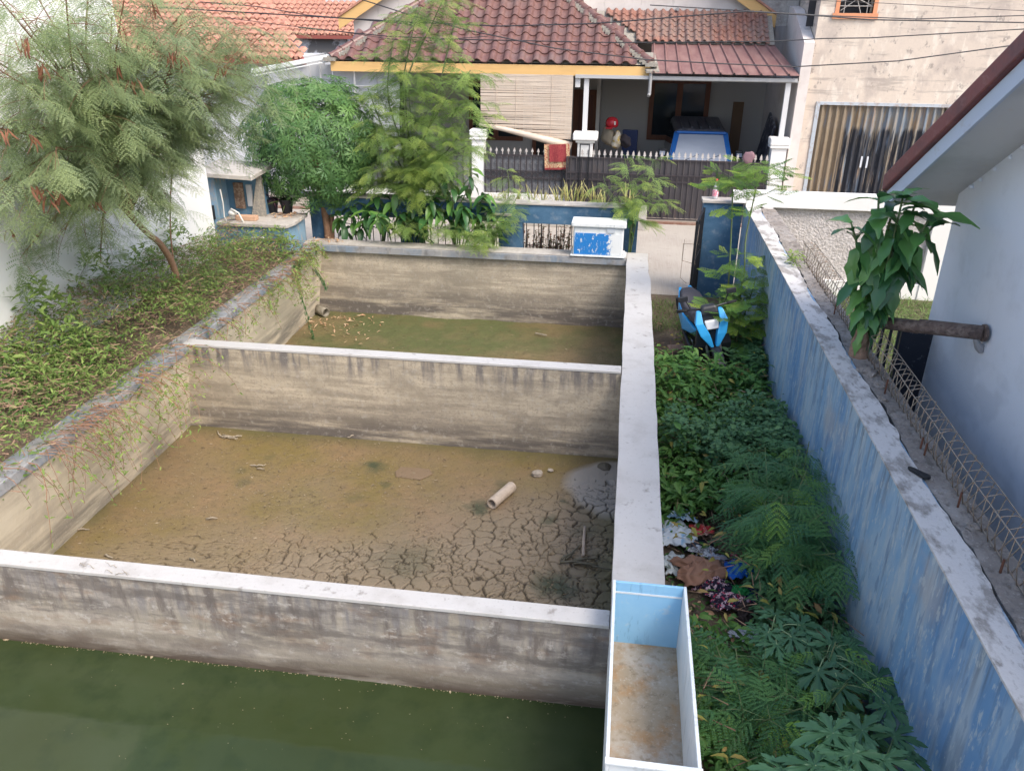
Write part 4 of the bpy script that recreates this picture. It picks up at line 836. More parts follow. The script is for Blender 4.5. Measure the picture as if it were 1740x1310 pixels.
p=Pz(937,800,-.33); rock('smaller pale stone right of the larger one on the mud',p.x,p.y,-.32,.032,2)
p=Pz(1028,797,-.33); rock('dark stone by the right wall above the drain hole',p.x,p.y,-.30,.07,3,mat('dark_rock',(.09,.08,.06),.7))
pl=MB().tube([(-1,0,0),(0,0,0)],.1,6)
p=Pz(703,803,-.335); tag(MB().prism([(-.2,-.12),(.12,-.14),(.24,.02),(.17,.13),(-.2,.12),(-.24,0)],'z',0,.02).build('buried_slab',mat('pinkish_slab',(.185,.130,.078),.7,[(12,.45,.65,(.2,.14,.09),.6)],[(20,.4,.01)]),bevel=.008),'flat reddish slab half buried in the mud','slab').location=(p.x,p.y,-.355)
# pile of dry palm leaf litter by the near divider
mHusk=mat('dry_husk',(.45,.36,.24),.85,[(12,.45,.65,(.28,.16,.09),.8)])
def litter(name,label,cat,cx,cy,z,rx,ry,n,L_,w_,m,seed,kind=None,sl=.12):
    r=np.random.default_rng(seed); K=oval(L_,w_,.5,.2,3)
    pos=np.stack([cx+r.normal(0,rx,n),cy+r.normal(0,ry,n),z+r.uniform(0,.05,n)],-1)
    me=leaves_mesh(name,[K],np.zeros(n,int),pos,rotm(r.uniform(0,6.28,n),r.normal(0,sl,n),r.normal(0,.5,n)),r.uniform(.6,1.4,n),r.random(n),m)
    return tag(link(name,me),label,cat,kind=kind)
litter('leaf_litter','heap of pale dry husks in the mud against the near divider wall','leaf litter',-2.25,4.98,-.33,.28,.1,60,.22,.03,mHusk,5)
mDeadLeaf=mat('dead_leaf',(.42,.2,.1),.8,[(6,.45,.65,(.5,.33,.2),.8)],tint=(.5,.38,.25))
litter('dead_leaves','reddish dead leaves scattered in the far left corner of the far pond','leaves',-5.15,13.55,-.44,.42,.35,110,.10,.022,mDeadLeaf,6,'stuff')
litter('dead_leaves','dry leaves caught on the bench top','leaves',-6.3,14.5,1.375,.16,.12,50,.10,.022,mDeadLeaf,7,'stuff')
litter('dead_leaves','dry leaves on the corner of the far pond wall by the trunk','leaves',-5.55,14.5,.915,.14,.1,50,.08,.02,mDeadLeaf,8,'stuff')
mSpeck=mat('mud_speck',(.32,.26,.17),.9,tint=(.10,.07,.04))
r=np.random.default_rng(44); n=9000
px_=np.where(r.random(n)<.7,r.uniform(-5.8,0,n),r.uniform(-5.8,-2,n)); py_=r.uniform(4.9,9.2,n)
me=leaves_mesh('mud_specks',[oval(.028,.010,.4,.1,2)],np.zeros(n,int),np.stack([px_,py_,np.full(n,-.333)],-1),rotm(r.uniform(0,6.28,n),r.normal(0,.15,n),r.normal(0,.4,n)),r.uniform(.35,1.2,n)*np.where(r.random(n)<.05,1.9,1),r.random(n)**.7,mSpeck); tag(link('mud_specks',me),kind='stuff')
n=1500; me=leaves_mesh('mud_specks',[oval(.035,.014,.4,.1,2)],np.zeros(n,int),np.stack([r.uniform(-5.7,0,n),r.uniform(9.5,14.3,n),np.full(n,-.43)],-1),rotm(r.uniform(0,6.28,n),r.normal(0,.15,n),r.normal(0,.4,n)),r.uniform(.5,1.3,n),r.random(n)**.5,mSpeck); tag(link('mud_specks',me),kind='stuff')
p=Pz(540,528,-.42); tag(MB().tube([(-5.80,14.2,-.36),(-5.58,14.08,-.38)],.085,12,False).tube([(-5.66,14.13,-.373),(-5.655,14.127,-.374)],.07,12).build('drain_pipe',mat('mossy_pipe',(.18,.16,.12),.8,[(14,.45,.6,(.3,.27,.22),.7)]),solid=.012,smooth=True),'stubby drain pipe at the far left corner of the far pond','pipe')
p=Pz(920,571,-.44); tag(MB().tube([(p.x-.12,p.y+.05,-.41),(p.x+.1,p.y-.06,-.40)],.012,6).build('stick',mDry),'small pale stick lying on the far pond mud','stick')
for i,(x,y) in enumerate(((190,970),(215,972),(148,965))):
    p=Pz(x,y,.903); twigs('twig',('curled dry twig on the white top of the near divider','dry twig beside the curled one on the near divider','single dry twig left of the others on the near divider')[i],p.x,p.y,.908,.12,2,30+i,mDry,.003)
# ------------------------------------------------------------------ vehicle under the carport
mCarB=mat('car_blue',(.02,.13,.42),.25,spec=.6); mCarR=mat('car_roof_dark',(.05,.055,.07),.45,[((12,2,2),.5,.6,(.12,.12,.14),.6)]); mScr=mat('sunshade_grey',(.34,.38,.45),.3,[((1,1,4),.4,.65,(.25,.29,.36),.6)])
CA=thing('parked_car','blue van with dusty dark roof parked nose out under the carport','car',(1.9,23.5,.1))
def loft(mb,secs):
    n=len(mb.v); k=len(secs[0])
    for s in secs: mb.v+=s
    for i in range(len(secs)-1):
        for j in range(k): j2=(j+1)%k; mb.f.append((n+i*k+j,n+i*k+j2,n+(i+1)*k+j2,n+(i+1)*k+j))
    mb.f.append(tuple(n+j for j in range(k))[::-1]); mb.f.append(tuple(n+(len(secs)-1)*k+j for j in range(k)))
    return mb
def carsec(y,w,zb,zt,tw,c=1.9):
    return [(c-w,y,zb),(c+w,y,zb),(c+w,y,zb+(zt-zb)*.6),(c+tw,y,zt-.05),(c+tw-.1,y,zt),(c-tw+.1,y,zt),(c-tw,y,zt-.05),(c-w,y,zb+(zt-zb)*.6)]
loft(MB(),[carsec(21.75,.78,.35,1.1,.74),carsec(21.85,.84,.33,1.22,.8),carsec(22.3,.85,.33,1.3,.82),carsec(25.6,.85,.33,1.3,.82)]).build('body',mCarB,CA,bevel=.03)
c=1.9
loft(MB(),[[(c-.84,22.3,1.28),(c+.84,22.3,1.28),(c+.82,22.35,1.32),(c-.82,22.35,1.32)],[(c-.66,22.95,1.98),(c+.66,22.95,1.98),(c+.6,23.0,2.03),(c-.6,23.0,2.03)]]).build('windscreen_base',mDark,CA)
loft(MB(),[[(c-.85,22.32,1.28),(c-.71,22.24,1.28),(c-.71,22.3,1.28),(c-.85,22.4,1.28)],[(c-.70,22.98,2.0),(c-.56,22.92,2.0),(c-.56,23.0,2.0),(c-.70,23.1,2.0)]]).build('pillar',mCarB,CA)
loft(MB(),[[(c+.71,22.24,1.28),(c+.85,22.32,1.28),(c+.85,22.4,1.28),(c+.71,22.3,1.28)],[(c+.56,22.92,2.0),(c+.70,22.98,2.0),(c+.70,23.1,2.0),(c+.56,23.0,2.0)]]).build('pillar',mCarB,CA)
MB().hexa([(c-.72,22.22,1.29),(c+.72,22.22,1.29),(c+.72,22.25,1.27),(c-.72,22.25,1.27)],[(c-.575,22.87,1.95),(c+.575,22.87,1.95),(c+.575,22.9,1.93),(c-.575,22.9,1.93)]).build('windscreen',mScr,CA)
MB().box(c-.66,c+.66,22.86,22.98,1.955,2.03).build('header',mCarB,CA,bevel=.035,seg=4)
MB().hexa([(c-.70,22.98,1.95),(c+.70,22.98,1.95),(c+.74,25.5,1.97),(c-.74,25.5,1.97)],[(c-.62,23.0,2.07),(c+.62,23.0,2.07),(c+.66,25.4,2.13),(c-.66,25.4,2.13)]).build('roof',mCarR,CA,bevel=.07,seg=4)
loft(MB(),[[(c-.85,22.4,1.28),(c+.85,22.4,1.28),(c+.7,22.99,1.95),(c-.7,22.99,1.95)],[(c-.85,25.5,1.28),(c+.85,25.5,1.28),(c+.73,25.4,1.95),(c-.73,25.4,1.95)]]).build('side_glass',mGlass,CA)
for k in range(5): MB().box(c-.5+k*.24,c-.47+k*.24,23.1,25.3,2.08,2.125).build('roof_rib',mCarR,CA)
for s in (-1,1):
    mr=MB().box(c+s*1.0-.1,c+s*1.0+.1,22.45,22.53,1.42,1.62).build('mirror',mBlack,CA,bevel=.03); MB().box(c+s*1.0-.07,c+s*1.0+.07,22.44,22.449,1.46,1.56).build('mirror_glass',mScr,mr)
    MB().tube([(c+s*.86,22.5,1.35),(c+s*.95,22.5,1.47)],.02,6).build('mirror_arm',mBlack,CA)
    MB().box(c+s*.58-.16,c+s*.58+.16,21.72,21.76,.75,.95).build('headlight',mat('lamp_glass',(.6,.62,.65),.15),CA,bevel=.02)
    for y_ in (22.5,24.9):
        MB().tube([(c+s*.68,y_,.42),(c+s*.87,y_,.42)],.31,18).build('wheel',mPot,CA)
MB().tube([(c-.5,22.25,1.33),(c-.05,22.42,1.50)],.008,4).tube([(c+.05,22.25,1.33),(c+.5,22.42,1.50)],.008,4).build('wiper',mBlack,CA)
MB().box(c-.82,c+.82,21.66,21.8,.36,.58).build('bumper',mPot,CA,bevel=.03)
# porch clutter
def blob(name,label,cat,p,s,m,seed=0,amp=.15,sub=3):
    bmx=bmesh.new(); bmesh.ops.create_icosphere(bmx,subdivisions=sub,radius=1); r=random.Random(seed); ph=[r.uniform(0,6) for _ in range(9)]
    for v in bmx.verts:
        x,y,z=v.co; k=1+amp*(math.sin(x*3+ph[0]+2*z)+math.sin(y*4+ph[1]+x)+.6*math.sin(z*7+ph[2]+3*x)+.4*math.sin(x*11+y*9+ph[3])); v.co*=k
        v.co.x*=s[0]; v.co.y*=s[1]; v.co.z*=s[2]
    me=bpy.data.meshes.new(name); bmx.to_mesh(me); bmx.free(); me.materials.append(m); me.shade_smooth()
    o=bpy.data.objects.new(name,me); C.objects.link(o); o.location=p; return tag(o,label,cat)
Yp=22.6
HM=thing('helmet','red motorcycle helmet with white mark on top of the clothes on the porch','helmet',Py(1038,210,Yp))
pc=Py(1040,210,Yp); MB().lathe([(.13,-.1),(.165,-.06),(.175,0),(.16,.08),(.11,.14),(.04,.165),(0,.168)],16,tuple(pc)).build('shell',mat('helmet_red',(.42,.02,.03),.25),HM,smooth=True)
MB().box(pc.x-.16,pc.x+.02,pc.y-.2,pc.y-.1,pc.z-.12,pc.z-.09).build('visor',mat('helmet_red',(.42,.02,.03),.25),HM,bevel=.01); MB().box(pc.x+.06,pc.x+.1,pc.y-.172,pc.y-.15,pc.z-.02,pc.z+.07).build('mark',mPVC,HM)
blob('draped_cloth','khaki cloth heaped under the red helmet on the porch','cloth',Py(1033,232,Yp+.1),(.2,.15,.28),mat('khaki',(.22,.19,.14),.95),1)
blob('draped_cloth','yellow and white cloth beside the khaki heap','cloth',Py(1047,240,Yp),(.13,.12,.22),mat('yellow_white_cloth',(.55,.5,.4),.95,[(9,.5,.58,(.5,.35,.08),.9)]),2)
blob('draped_cloth','dark bundle between the clothes and the blue board','cloth',Py(1063,240,Yp),(.16,.14,.16),mat('dark_cloth',(.03,.025,.03),.9),3)
MO=thing('porch_motorcycle','dark motorcycle standing behind the gate under the clothes on the porch','motorcycle',Py(1040,300,23.0))
for s in (-.45,.55): MB().tube([(-.45+s-.04,23,.42),(-.45+s+.04,23,.42)],.28,16).build('wheel',mPot,MO)
MB().hexa([(-1.0,22.9,.6),(.1,22.9,.6),(.1,23.1,.6),(-1.0,23.1,.6)],[(-.9,22.93,1.0),(-.1,22.93,.95),(-.1,23.07,.95),(-.9,23.07,1.0)]).build('body',mBlack,MO,bevel=.05)
p=Py(1071,225,24.2); CH=thing('folded_chair','dark blue board like chair back against the porch wall','chair',(p.x,24.2,.1))
MB().box(p.x-.22,p.x+.22,24.2,24.25,.9,1.85).build('back',mat('navy_board',(.025,.04,.11),.4),CH,bevel=.03); MB().box(p.x-.22,p.x+.22,23.8,24.2,.85,.9).build('seat',mat('navy_board',(.025,.04,.11),.4),CH,bevel=.02)
for sx in (-.19,.19):
    for sy in (23.82,24.18): MB().tube([(p.x+sx,sy,.1),(p.x+sx,sy,.86)],.018,6).build('leg',mBlack,CH)
PN=thing('leaning_panel','dark patterned framed panel leaning on the right carport wall','panel',(3.4,23.2,.1))
MB().hexa([(3.3,22.8,.1),(3.35,22.8,.1),(3.35,23.9,.1),(3.3,23.9,.1)],[(3.75,22.8,2.2),(3.8,22.8,2.2),(3.8,23.9,2.45),(3.75,23.9,2.45)]).build('panel',mat('silver_black',(.04,.04,.06),.4,[((5,5,5),.52,.6,(.3,.31,.34),.8)]),PN)
MB().box(2.88,3.18,24.9,24.96,.1,2.6).build('plank',mat('plank_brown',(.12,.075,.045),.8),PN)
RGc=blob('rag','mauve rag hanging over the spear tips at the right of the gate','rag',Py(1273,268,21.0),(.14,.04,.17),mat('mauve_rag',(.22,.13,.15),.95),5,.12)
# ------------------------------------------------------------------ scooter
mScB=mat('scooter_light_blue',(.04,.36,.72),.25,spec=.6); mScD=mat('scooter_black_plastic',(.025,.026,.03),.4); mSeat=mat('seat_grey',(.07,.065,.075),.8,bump=[(60,.2,.003)]); mTyre=mat('tyre',(.02,.02,.021),.85); mRim=mat('rim_grey',(.35,.36,.38),.35,metal=.6)
sx,sy=1.56,10.95
SC=thing('scooter','light blue and black scooter parked facing the camera among weeds by the blue wall','scooter',(sx,sy,0))
Wm=Matrix.Translation((sx-.03,sy,0))@Matrix.Rotation(R_(10),4,'Z')@Matrix.Rotation(R_(-11),4,'Y')@Matrix.Scale(1.18,4)
def sb(mb,name,m,par=SC,bevel=0,smooth=False,seg=2):
    o=link(name,mb.mesh(name,m,smooth),par,Wm if par is SC else None,bevel,0,seg)
    return o
def wheelmb(y,ster=0):
    t=MB(); n=28; R0=.245
    prof=[(R0-.055,-.03),(R0-.01,-.04),(R0+.01,-.025),(R0+.018,0),(R0+.01,.025),(R0-.01,.04),(R0-.055,.03)]
    for k in range(n):
        a=2*math.pi*k/n
        for rr,xx in prof: t.v.append((xx,y+rr*math.cos(a),.26+rr*math.sin(a)))
    m_=len(prof)
    for k in range(n):
        k2=(k+1)%n
        for j in range(m_): j2=(j+1)%m_; t.f.append((k*m_+j,k*m_+j2,k2*m_+j2,k2*m_+j))
    return t
for y,nm in ((0,'front_wheel'),(1.27,'rear_wheel')):
    wh=sb(wheelmb(y),'tyre',mTyre,smooth=True); wh.name=nm; WM[nm]=Wm.copy()
    mb=MB()
    for k in range(5):
        a=2*math.pi*k/5+.3; ca,sa=math.cos(a),math.sin(a)
        mb.tube([(0,y+.04*ca,.26+.04*sa),(0,y+.2*ca,.26+.2*sa)],.014,6)
    for k in range(20):
        a=2*math.pi*k/20; b2=2*math.pi*(k+1)/20; mb.tube([(0,y+.195*math.cos(a),.26+.195*math.sin(a)),(0,y+.195*math.cos(b2),.26+.195*math.sin(b2))],.016,5,False)
    rim=mb.build('rim',mRim,wh); rim.matrix_parent_inverse=Matrix.Identity(4)
    hb=MB().tube([(-.05,y,.26),(.05,y,.26)],.06,12).build('hub',mScB if y==0 else mScD,wh); hb.matrix_parent_inverse=Matrix.Identity(4)
sb(MB().tube([(-.075,0,.26),(-.08,.12,.62),(-.05,.18,.8)],[.018,.022,.025],8).tube([(.075,0,.26),(.08,.12,.62),(.05,.18,.8)],[.018,.022,.025],8),'fork',mRim,smooth=True)
# front mudguard arc
mb=MB(); secs=[]
for k in range(9):
    a=R_(20+k*16); y=-.285*math.cos(a)*-1*-1; y=.0-.285*math.cos(a); z=.26+.285*math.sin(a)
    y2=.0-.300*math.cos(a); z2=.26+.300*math.sin(a)
    secs.append([(-.06,y,z),(.06,y,z),(.045,y2,z2),(-.045,y2,z2)])
sb(loft(mb,secs),'front_mudguard',mScD,bevel=.004)
# leg shield
def shell(name,secs,m,bevel=.02,smooth=False): return sb(loft(MB(),secs),name,m,SC,bevel,smooth)
shell('leg_shield',[[(-.20,.16,.32),(.20,.16,.32),(.18,.26,.32),(-.18,.26,.32)],[(-.23,.08,.55),(.23,.08,.55),(.2,.2,.55),(-.2,.2,.55)],[(-.17,.10,.80),(.17,.10,.80),(.15,.2,.8),(-.15,.2,.8)],[(-.09,.16,.95),(.09,.16,.95),(.08,.24,.95),(-.08,.24,.95)]],mScD,.02)
for s in (-1,1):
    shell('front_fairing',[[(s*.03-.02,-.02,.56),(s*.03+.02,-.02,.56),(s*.03+.02,.06,.56),(s*.03-.02,.06,.56)],[(s*.10-.06,.0,.72),(s*.10+.06,.0,.72),(s*.10+.05,.12,.72),(s*.10-.05,.12,.72)],[(s*.15-.05,.04,.86),(s*.15+.05,.04,.86),(s*.15+.04,.16,.86),(s*.15-.04,.16,.86)],[(s*.13-.03,.12,.99),(s*.13+.03,.12,.99),(s*.13+.02,.18,.99),(s*.13-.02,.18,.99)]],mScB,.012)
    shell('side_panel',[[(s*.10-.02,.52,.52),(s*.10+.02,.52,.52),(s*.10+.02,.52,.60),(s*.10-.02,.52,.60)],[(s*.19-.025,.85,.50),(s*.19+.025,.85,.50),(s*.17+.02,.85,.70),(s*.17-.02,.85,.70)],[(s*.16-.02,1.2,.60),(s*.16+.02,1.2,.60),(s*.14+.02,1.2,.76),(s*.14-.02,1.2,.76)],[(s*.06-.02,1.5,.76),(s*.06+.02,1.5,.76),(s*.06+.02,1.5,.84),(s*.06-.02,1.5,.84)]],mScB,.01)
    shell('lower_panel',[[(s*.2-.02,.2,.28),(s*.2+.02,.2,.28),(s*.2+.02,.2,.40),(s*.2-.02,.2,.40)],[(s*.2-.02,.6,.26),(s*.2+.02,.6,.26),(s*.2+.02,.6,.42),(s*.2-.02,.6,.42)],[(s*.17-.02,1.0,.34),(s*.17+.02,1.0,.34),(s*.18+.02,1.0,.50),(s*.18-.02,1.0,.50)]],mScD,.012)
shell('floorboard',[[(-.17,.2,.32),(.17,.2,.32),(.17,.2,.37),(-.17,.2,.37)],[(-.17,.58,.32),(.17,.58,.32),(.17,.58,.37),(-.17,.58,.37)]],mScD,.01)
shell('body',[[(-.1,.5,.36),(.1,.5,.36),(.09,.55,.62),(-.09,.55,.62)],[(-.15,.9,.4),(.15,.9,.4),(.13,.9,.68),(-.13,.9,.68)],[(-.12,1.3,.5),(.12,1.3,.5),(.11,1.3,.74),(-.11,1.3,.74)],[(-.05,1.52,.66),(.05,1.52,.66),(.05,1.5,.8),(-.05,1.5,.8)]],mScD,.02)
sm=loft(MB(),[[(-.09,.48,.66),(.09,.48,.66),(.07,.5,.70),(-.07,.5,.70)],[(-.15,.62,.68),(.15,.62,.68),(.12,.62,.78),(-.12,.62,.78)],[(-.175,.9,.69),(.175,.9,.69),(.14,.9,.80),(-.14,.9,.80)],[(-.16,1.15,.73),(.16,1.15,.73),(.12,1.15,.86),(-.12,1.15,.86)],[(-.10,1.42,.78),(.10,1.42,.78),(.07,1.4,.86),(-.07,1.4,.86)]])
so_=sb(sm,'seat',mSeat,bevel=.03,smooth=False,seg=4)
sb(MB().tube([(-.34,.28,.98),(-.2,.22,1.0),(0,.2,.98),(.2,.22,1.0),(.34,.28,.98)],.014,8),'handlebar',mScD,smooth=True)
for s in (-1,1):
    sb(MB().tube([(s*.24,.235,.995),(s*.36,.285,.98)],.02,10),'grip',mTyre,smooth=True)
    mi=sb(MB().tube([(s*.2,.22,1.0),(s*.27,.2,1.16)],.007,6),'mirror_stalk',mScD)
    sb(MB().box(s*.29-.06,s*.29+.06,.17,.195,1.13,1.2),'mirror',mScD,bevel=.02)
shell('headset',[[(-.12,.1,.93),(.12,.1,.93),(.1,.26,.93),(-.1,.26,.93)],[(-.09,.14,1.04),(.09,.14,1.04),(.08,.24,1.04),(-.08,.24,1.04)]],mScD,.03)
shell('headlight',[[(-.07,.02,.78),(.07,.02,.78),(.06,.08,.78),(-.06,.08,.78)],[(-.09,.05,.88),(.09,.05,.88),(.08,.1,.88),(-.08,.1,.88)]],mat('lamp_white',(.65,.66,.68),.2),.012)
sb(MB().tube([(.2,.7,.24),(.22,1.0,.3),(.22,1.35,.36)],[.03,.055,.05],10),'exhaust',mScD,smooth=True)
sb(MB().box(-.12,.12,1.56,1.62,.48,.66),'rear_mudguard',mScD,bevel=.02)
# ------------------------------------------------------------------ vegetation
mFeath=mat('feathery_leaf',(.26,.34,.20),.55,trans=.5,tint=(.42,.50,.24),spec=.3)
mFeathY=mat('young_feathery_leaf',(.20,.32,.10),.55,trans=.45,tint=(.42,.52,.13),spec=.3)
mFeathD=mat('garden_feathery_leaf',(.062,.18,.08),.42,trans=.34,tint=(.21,.38,.05),spec=.35)
mStarL=mat('star_leaf',(.085,.19,.065),.45,trans=.3,tint=(.19,.34,.10),spec=.4)
mBroad=mat('broad_glossy_leaf',(.045,.13,.04),.32,trans=.25,tint=(.15,.30,.06),spec=.5)
mPap=mat('papaya_leaf',(.05,.135,.065),.45,trans=.25,tint=(.08,.19,.09),spec=.4)
mHerb=mat('herb_leaf',(.080,.20,.045),.5,trans=.38,tint=(.19,.35,.08),spec=.35)
mHerbG=mat('greyish_herb_leaf',(.080,.185,.08),.5,trans=.35,tint=(.17,.31,.12),spec=.3)
mBed=mat('bed_leaf',(.15,.24,.06),.6,trans=.38,tint=(.33,.42,.12),spec=.3)
mDryS=mat('dry_red_stem',(.22,.13,.09),.85,tint=(.36,.25,.16))
mPod=mat('brown_seed_pod',(.16,.06,.035),.6,[(14,.45,.6,(.28,.12,.06),.7)])
rng=np.random.default_rng(11)
class LC:   # leaf collector
    def __init__(s): s.p=[];s.y=[];s.pi=[];s.ro=[];s.sc=[];s.t=[]
    def add(s,p,y,pi,ro,sc,t): s.p.append(tuple(p));s.y.append(y);s.pi.append(pi);s.ro.append(ro);s.sc.append(sc);s.t.append(t)
    def obj(s,name,variants,m,par,kind=None):
        n=len(s.p); vi=rng.integers(0,len(variants),n)
        me=leaves_mesh(name,variants,vi,np.array(s.p),rotm(np.array(s.y),np.array(s.pi),np.array(s.ro)),np.array(s.sc),np.array(s.t),m)
        o=link(name,me,par); 
        if kind: tag(o,kind=kind)
        return o
def curve(P,n=8):
    """smooth polyline through points"""
    P=[Vector(p) for p in P]; out=[]
    for i in range(len(P)-1):
        p0=P[max(i-1,0)];p1=P[i];p2=P[i+1];p3=P[min(i+2,len(P)-1)]
        for k in range(n):
            t=k/n; out.append(.5*((2*p1)+(-p0+p2)*t+(2*p0-5*p1+4*p2-p3)*t*t+(-p0+3*p1-3*p2+p3)*t**3))
    out.append(P[-1]); return out
def taper(n,a,b): return [a+(b-a)*i/(n-1) for i in range(n)]
def twig_leaves(col,wood,start,dirv,length,step,lsc,rad=.004,droop=.25,pit=(-.35,.25),tintf=None,young=.15,spread=1.0,seg=6):
    d=Vector(dirv).normalized(); p=Vector(start); P=[p.copy()]; L_=length/seg; acc=0; side=1; nl=0
    for i in range(seg):
        d=(d+Vector((fr(-.12,.12),fr(-.12,.12),fr(-.1,.1)-droop/seg))).normalized(); q=p+d*L_
        k=0
        while acc<L_:
            s=p+d*acc; base=math.atan2(d.y,d.x); u=(i*L_+acc)/length
            if u>.12:
                col.add(s,base+side*fr(.6,1.25)*spread*(1-.45*u),fr(*pit),fr(-.5,.5),lsc*fr(.75,1.15)*(1.1-.35*u),(tintf(u) if tintf else (fr(.6,1) if u>1-young*.7 and random.random()<.6 else fr(0,.4))))
                side=-side; nl+=1
            acc+=step*fr(.7,1.3)
        acc-=L_; p=q; P.append(p.copy())
    base=math.atan2(d.y,d.x); col.add(p,base+fr(-.2,.2),fr(-.2,.3),0,lsc*.9,(tintf(1) if tintf else (fr(.5,1) if random.random()<young*2 else fr(0,.4))))
    wood.tube(P,taper(len(P),rad,rad*.4),4,False); return p
# --- 1. the big feathery tree on the left
TR=thing('feathery_tree','large feathery leaved tree with brown seed pods leaning in from the left planter','tree',(-6.57,10.77,.86))
trunk=curve([(-6.57,10.77,.8),Py(297,460,10.7),Py(275,418,10.45),Py(246,392,10.2),Py(205,345,9.6),Py(190,300,9.2)])
MB().tube(trunk,taper(len(trunk),.052,.034),10).build('trunk',mat('tan_bark',(.30,.17,.10),.8,[((10,10,4),.45,.65,(.20,.11,.07),.7),(30,.5,.7,(.40,.27,.18),.5)],[((30,30,10),.5,.01)]),TR,smooth=True)
MB().tube(curve([(-6.5,10.8,.85),Py(293,430,10.9),Py(290,330,11.2),Py(300,240,11.5)]),.012,6).build('side_stem',mStem,TR,smooth=True)
fork=trunk[-1]; fork2=trunk[-12]
lim=[((0,0),7.6),((110,-25),8.0),((215,-25),8.6),((445,60),10.9),((330,0),9.8),((-30,90),7.8),((60,-10),8.8),((150,-15),9.2),((260,-10),9.8),((-40,210),7.6),((-30,330),7.8),((30,20),8.0),((95,250),7.9),((170,120),8.3),((200,300),8.6),((60,40),8.6),((190,30),9.0),((310,40),9.6),((415,75),10.2),((395,150),10.4),((330,150),9.9),((110,170),8.4),((20,230),8.0),((150,290),8.8),((255,300),9.4),((110,390),9.0),((25,450),8.7),((250,150),9.2),((0,120),7.6),((345,30),10.6),((60,330),8.2),((180,200),8.4),((170,445),9.9),((300,90),8.9),((80,110),7.8),((335,230),10.6),((215,260),9.0),((405,40),10.6),((440,95),10.9),((385,95),10.3),((425,150),10.9),((355,55),10.2),((365,190),10.6),((270,60),9.4),((130,80),8.4)]
wood=MB(); col=LC(); woodt=MB(); K0=[bipinnate(.33,7,6,.13,.018,.014,.6,s) for s in range(5)]
podpts=[]
for n_,((x,y),Y) in enumerate(lim):
    end=Py(x,y,Y); st=fork if n_%3 else fork2
    mid=st.lerp(end,.5)+Vector((fr(-.15,.15),fr(-.1,.1),.22+fr(-.1,.2))); P=curve([st,st.lerp(mid,.5)+Vector((0,0,.1)),mid,end],5)
    if y>370: P=curve([st,st.lerp(end,.5)+Vector((0,0,.12)),end],6)
    wood.tube(P,taper(len(P),.024,.006),6,False)
    ntw=22 if y<370 else 13
    for k in range(ntw):
        u=.35+.65*(k+1)/ntw; i=min(int(u*(len(P)-1)),len(P)-2); p=P[i].lerp(P[i+1],u*(len(P)-1)-i); d=(P[i+1]-P[i]).normalized()
        dv=d*.5+Vector((fr(-.8,1.0),fr(-.8,.7),fr(-.4,.5)))
        e=twig_leaves(col,woodt,p,dv,fr(.3,.62),.175,fr(.9,1.3),.004,.9,(-1.0,.2),tintf=lambda u:fr(0,1)**.9)
        if random.random()<.22: podpts.append(p)
wood.build('limb',mStem,TR,smooth=True); tag(woodt.build('twigs',mStem,TR),kind='stuff')
col.obj('crown',K0,mFeath,TR); print('crown leaves',len(col.p))
nL=len(col.p)
# seed pods in clusters
pod=MB()
nn=8
for i in range(nn+1):
    u=i/nn; w_=.011*math.sin(math.pi*min(max(u,.06),.97))**.5; x=.012*math.sin(u*3); z=-.17*u
    pod.v+=[(x-w_,.0,z),(x,.003,z),(x+w_,0,z),(x,-.003,z)]
for i in range(nn):
    for j in range(4): pod.f.append((i*4+j,i*4+(j+1)%4,i*4+4+(j+1)%4,i*4+4+j))
podm=pod.mesh('seed_pod',mPod)
for (x,y,Y) in ((70,115,7.7),(205,50,8.4),(40,70,7.5),(10,225,7.3),(55,235,7.6),(200,115,8.3),(225,140,8.5),(60,320,7.6),(75,325,7.7),(88,340,7.7),(98,330,7.8),(290,95,8.9),(310,100,9),(380,120,9.8),(235,185,8.9),(160,345,8.4),(325,185,9.9),(262,8,8.9),(18,395,8.2)):
    p=Py(x,y,Y)
    for k in range(random.randint(4,8)): link('seed_pod',podm,TR,LT((p.x+fr(-.05,.05),p.y+fr(-.05,.05),p.z+fr(0,.04)),(fr(-.5,.5),fr(-.6,.6),fr(0,6)),fr(.7,1.15)))
# --- 2. round dense bush behind the far corner
def frames(nrm,tan):
    Z=nrm/np.linalg.norm(nrm,axis=1)[:,None]; X=tan-Z*np.sum(tan*Z,1)[:,None]; X/=np.linalg.norm(X,axis=1)[:,None]; return np.stack([X,np.cross(Z,X),Z],-1)
RB=thing('round_bush','round dense bush with star shaped leaves on a brown trunk at the far left corner','tree',(-5.75,15,.5))
bt=Vector((-5.75,14.95,.4)); cc=np.array([-6.02,15.35,2.55])
MB().tube(curve([bt,bt+Vector((.0,.05,.6)),bt+Vector((-.12,.2,1.2)),(-6.0,15.3,2.5)]),taper(25,.085,.05),10).tube(curve([bt+Vector((.05,0,.1)),bt+Vector((.08,.1,.7)),(-5.7,15.3,2.3)]),taper(17,.06,.03),8).build('trunk',mStem,RB,smooth=True)
bw=MB()
for i in range(26):
    a=fr(0,6.28); el=fr(-.5,1.4); R1=1.0; e=Vector(cc)+Vector((math.cos(a)*math.cos(el),math.sin(a)*math.cos(el),math.sin(el)))*R1
    bw.tube(curve([(-5.95,15.2,1.8),Vector(cc).lerp(e,.4),e],4),taper(9,.025,.008),5,False)
bw.build('limb',mStem,RB)
n=1500; v=rng.normal(size=(n,3)); v/=np.linalg.norm(v,axis=1)[:,None]; v=v[v[:,2]>-.85]; n=len(v)
rad=1.17*(1+.06*np.sin(v[:,0]*7+v[:,2]*5)+.05*np.sin(v[:,1]*9))*np.where(rng.random(n)<.7,rng.uniform(.92,1.06,n),rng.uniform(.6,.92,n))
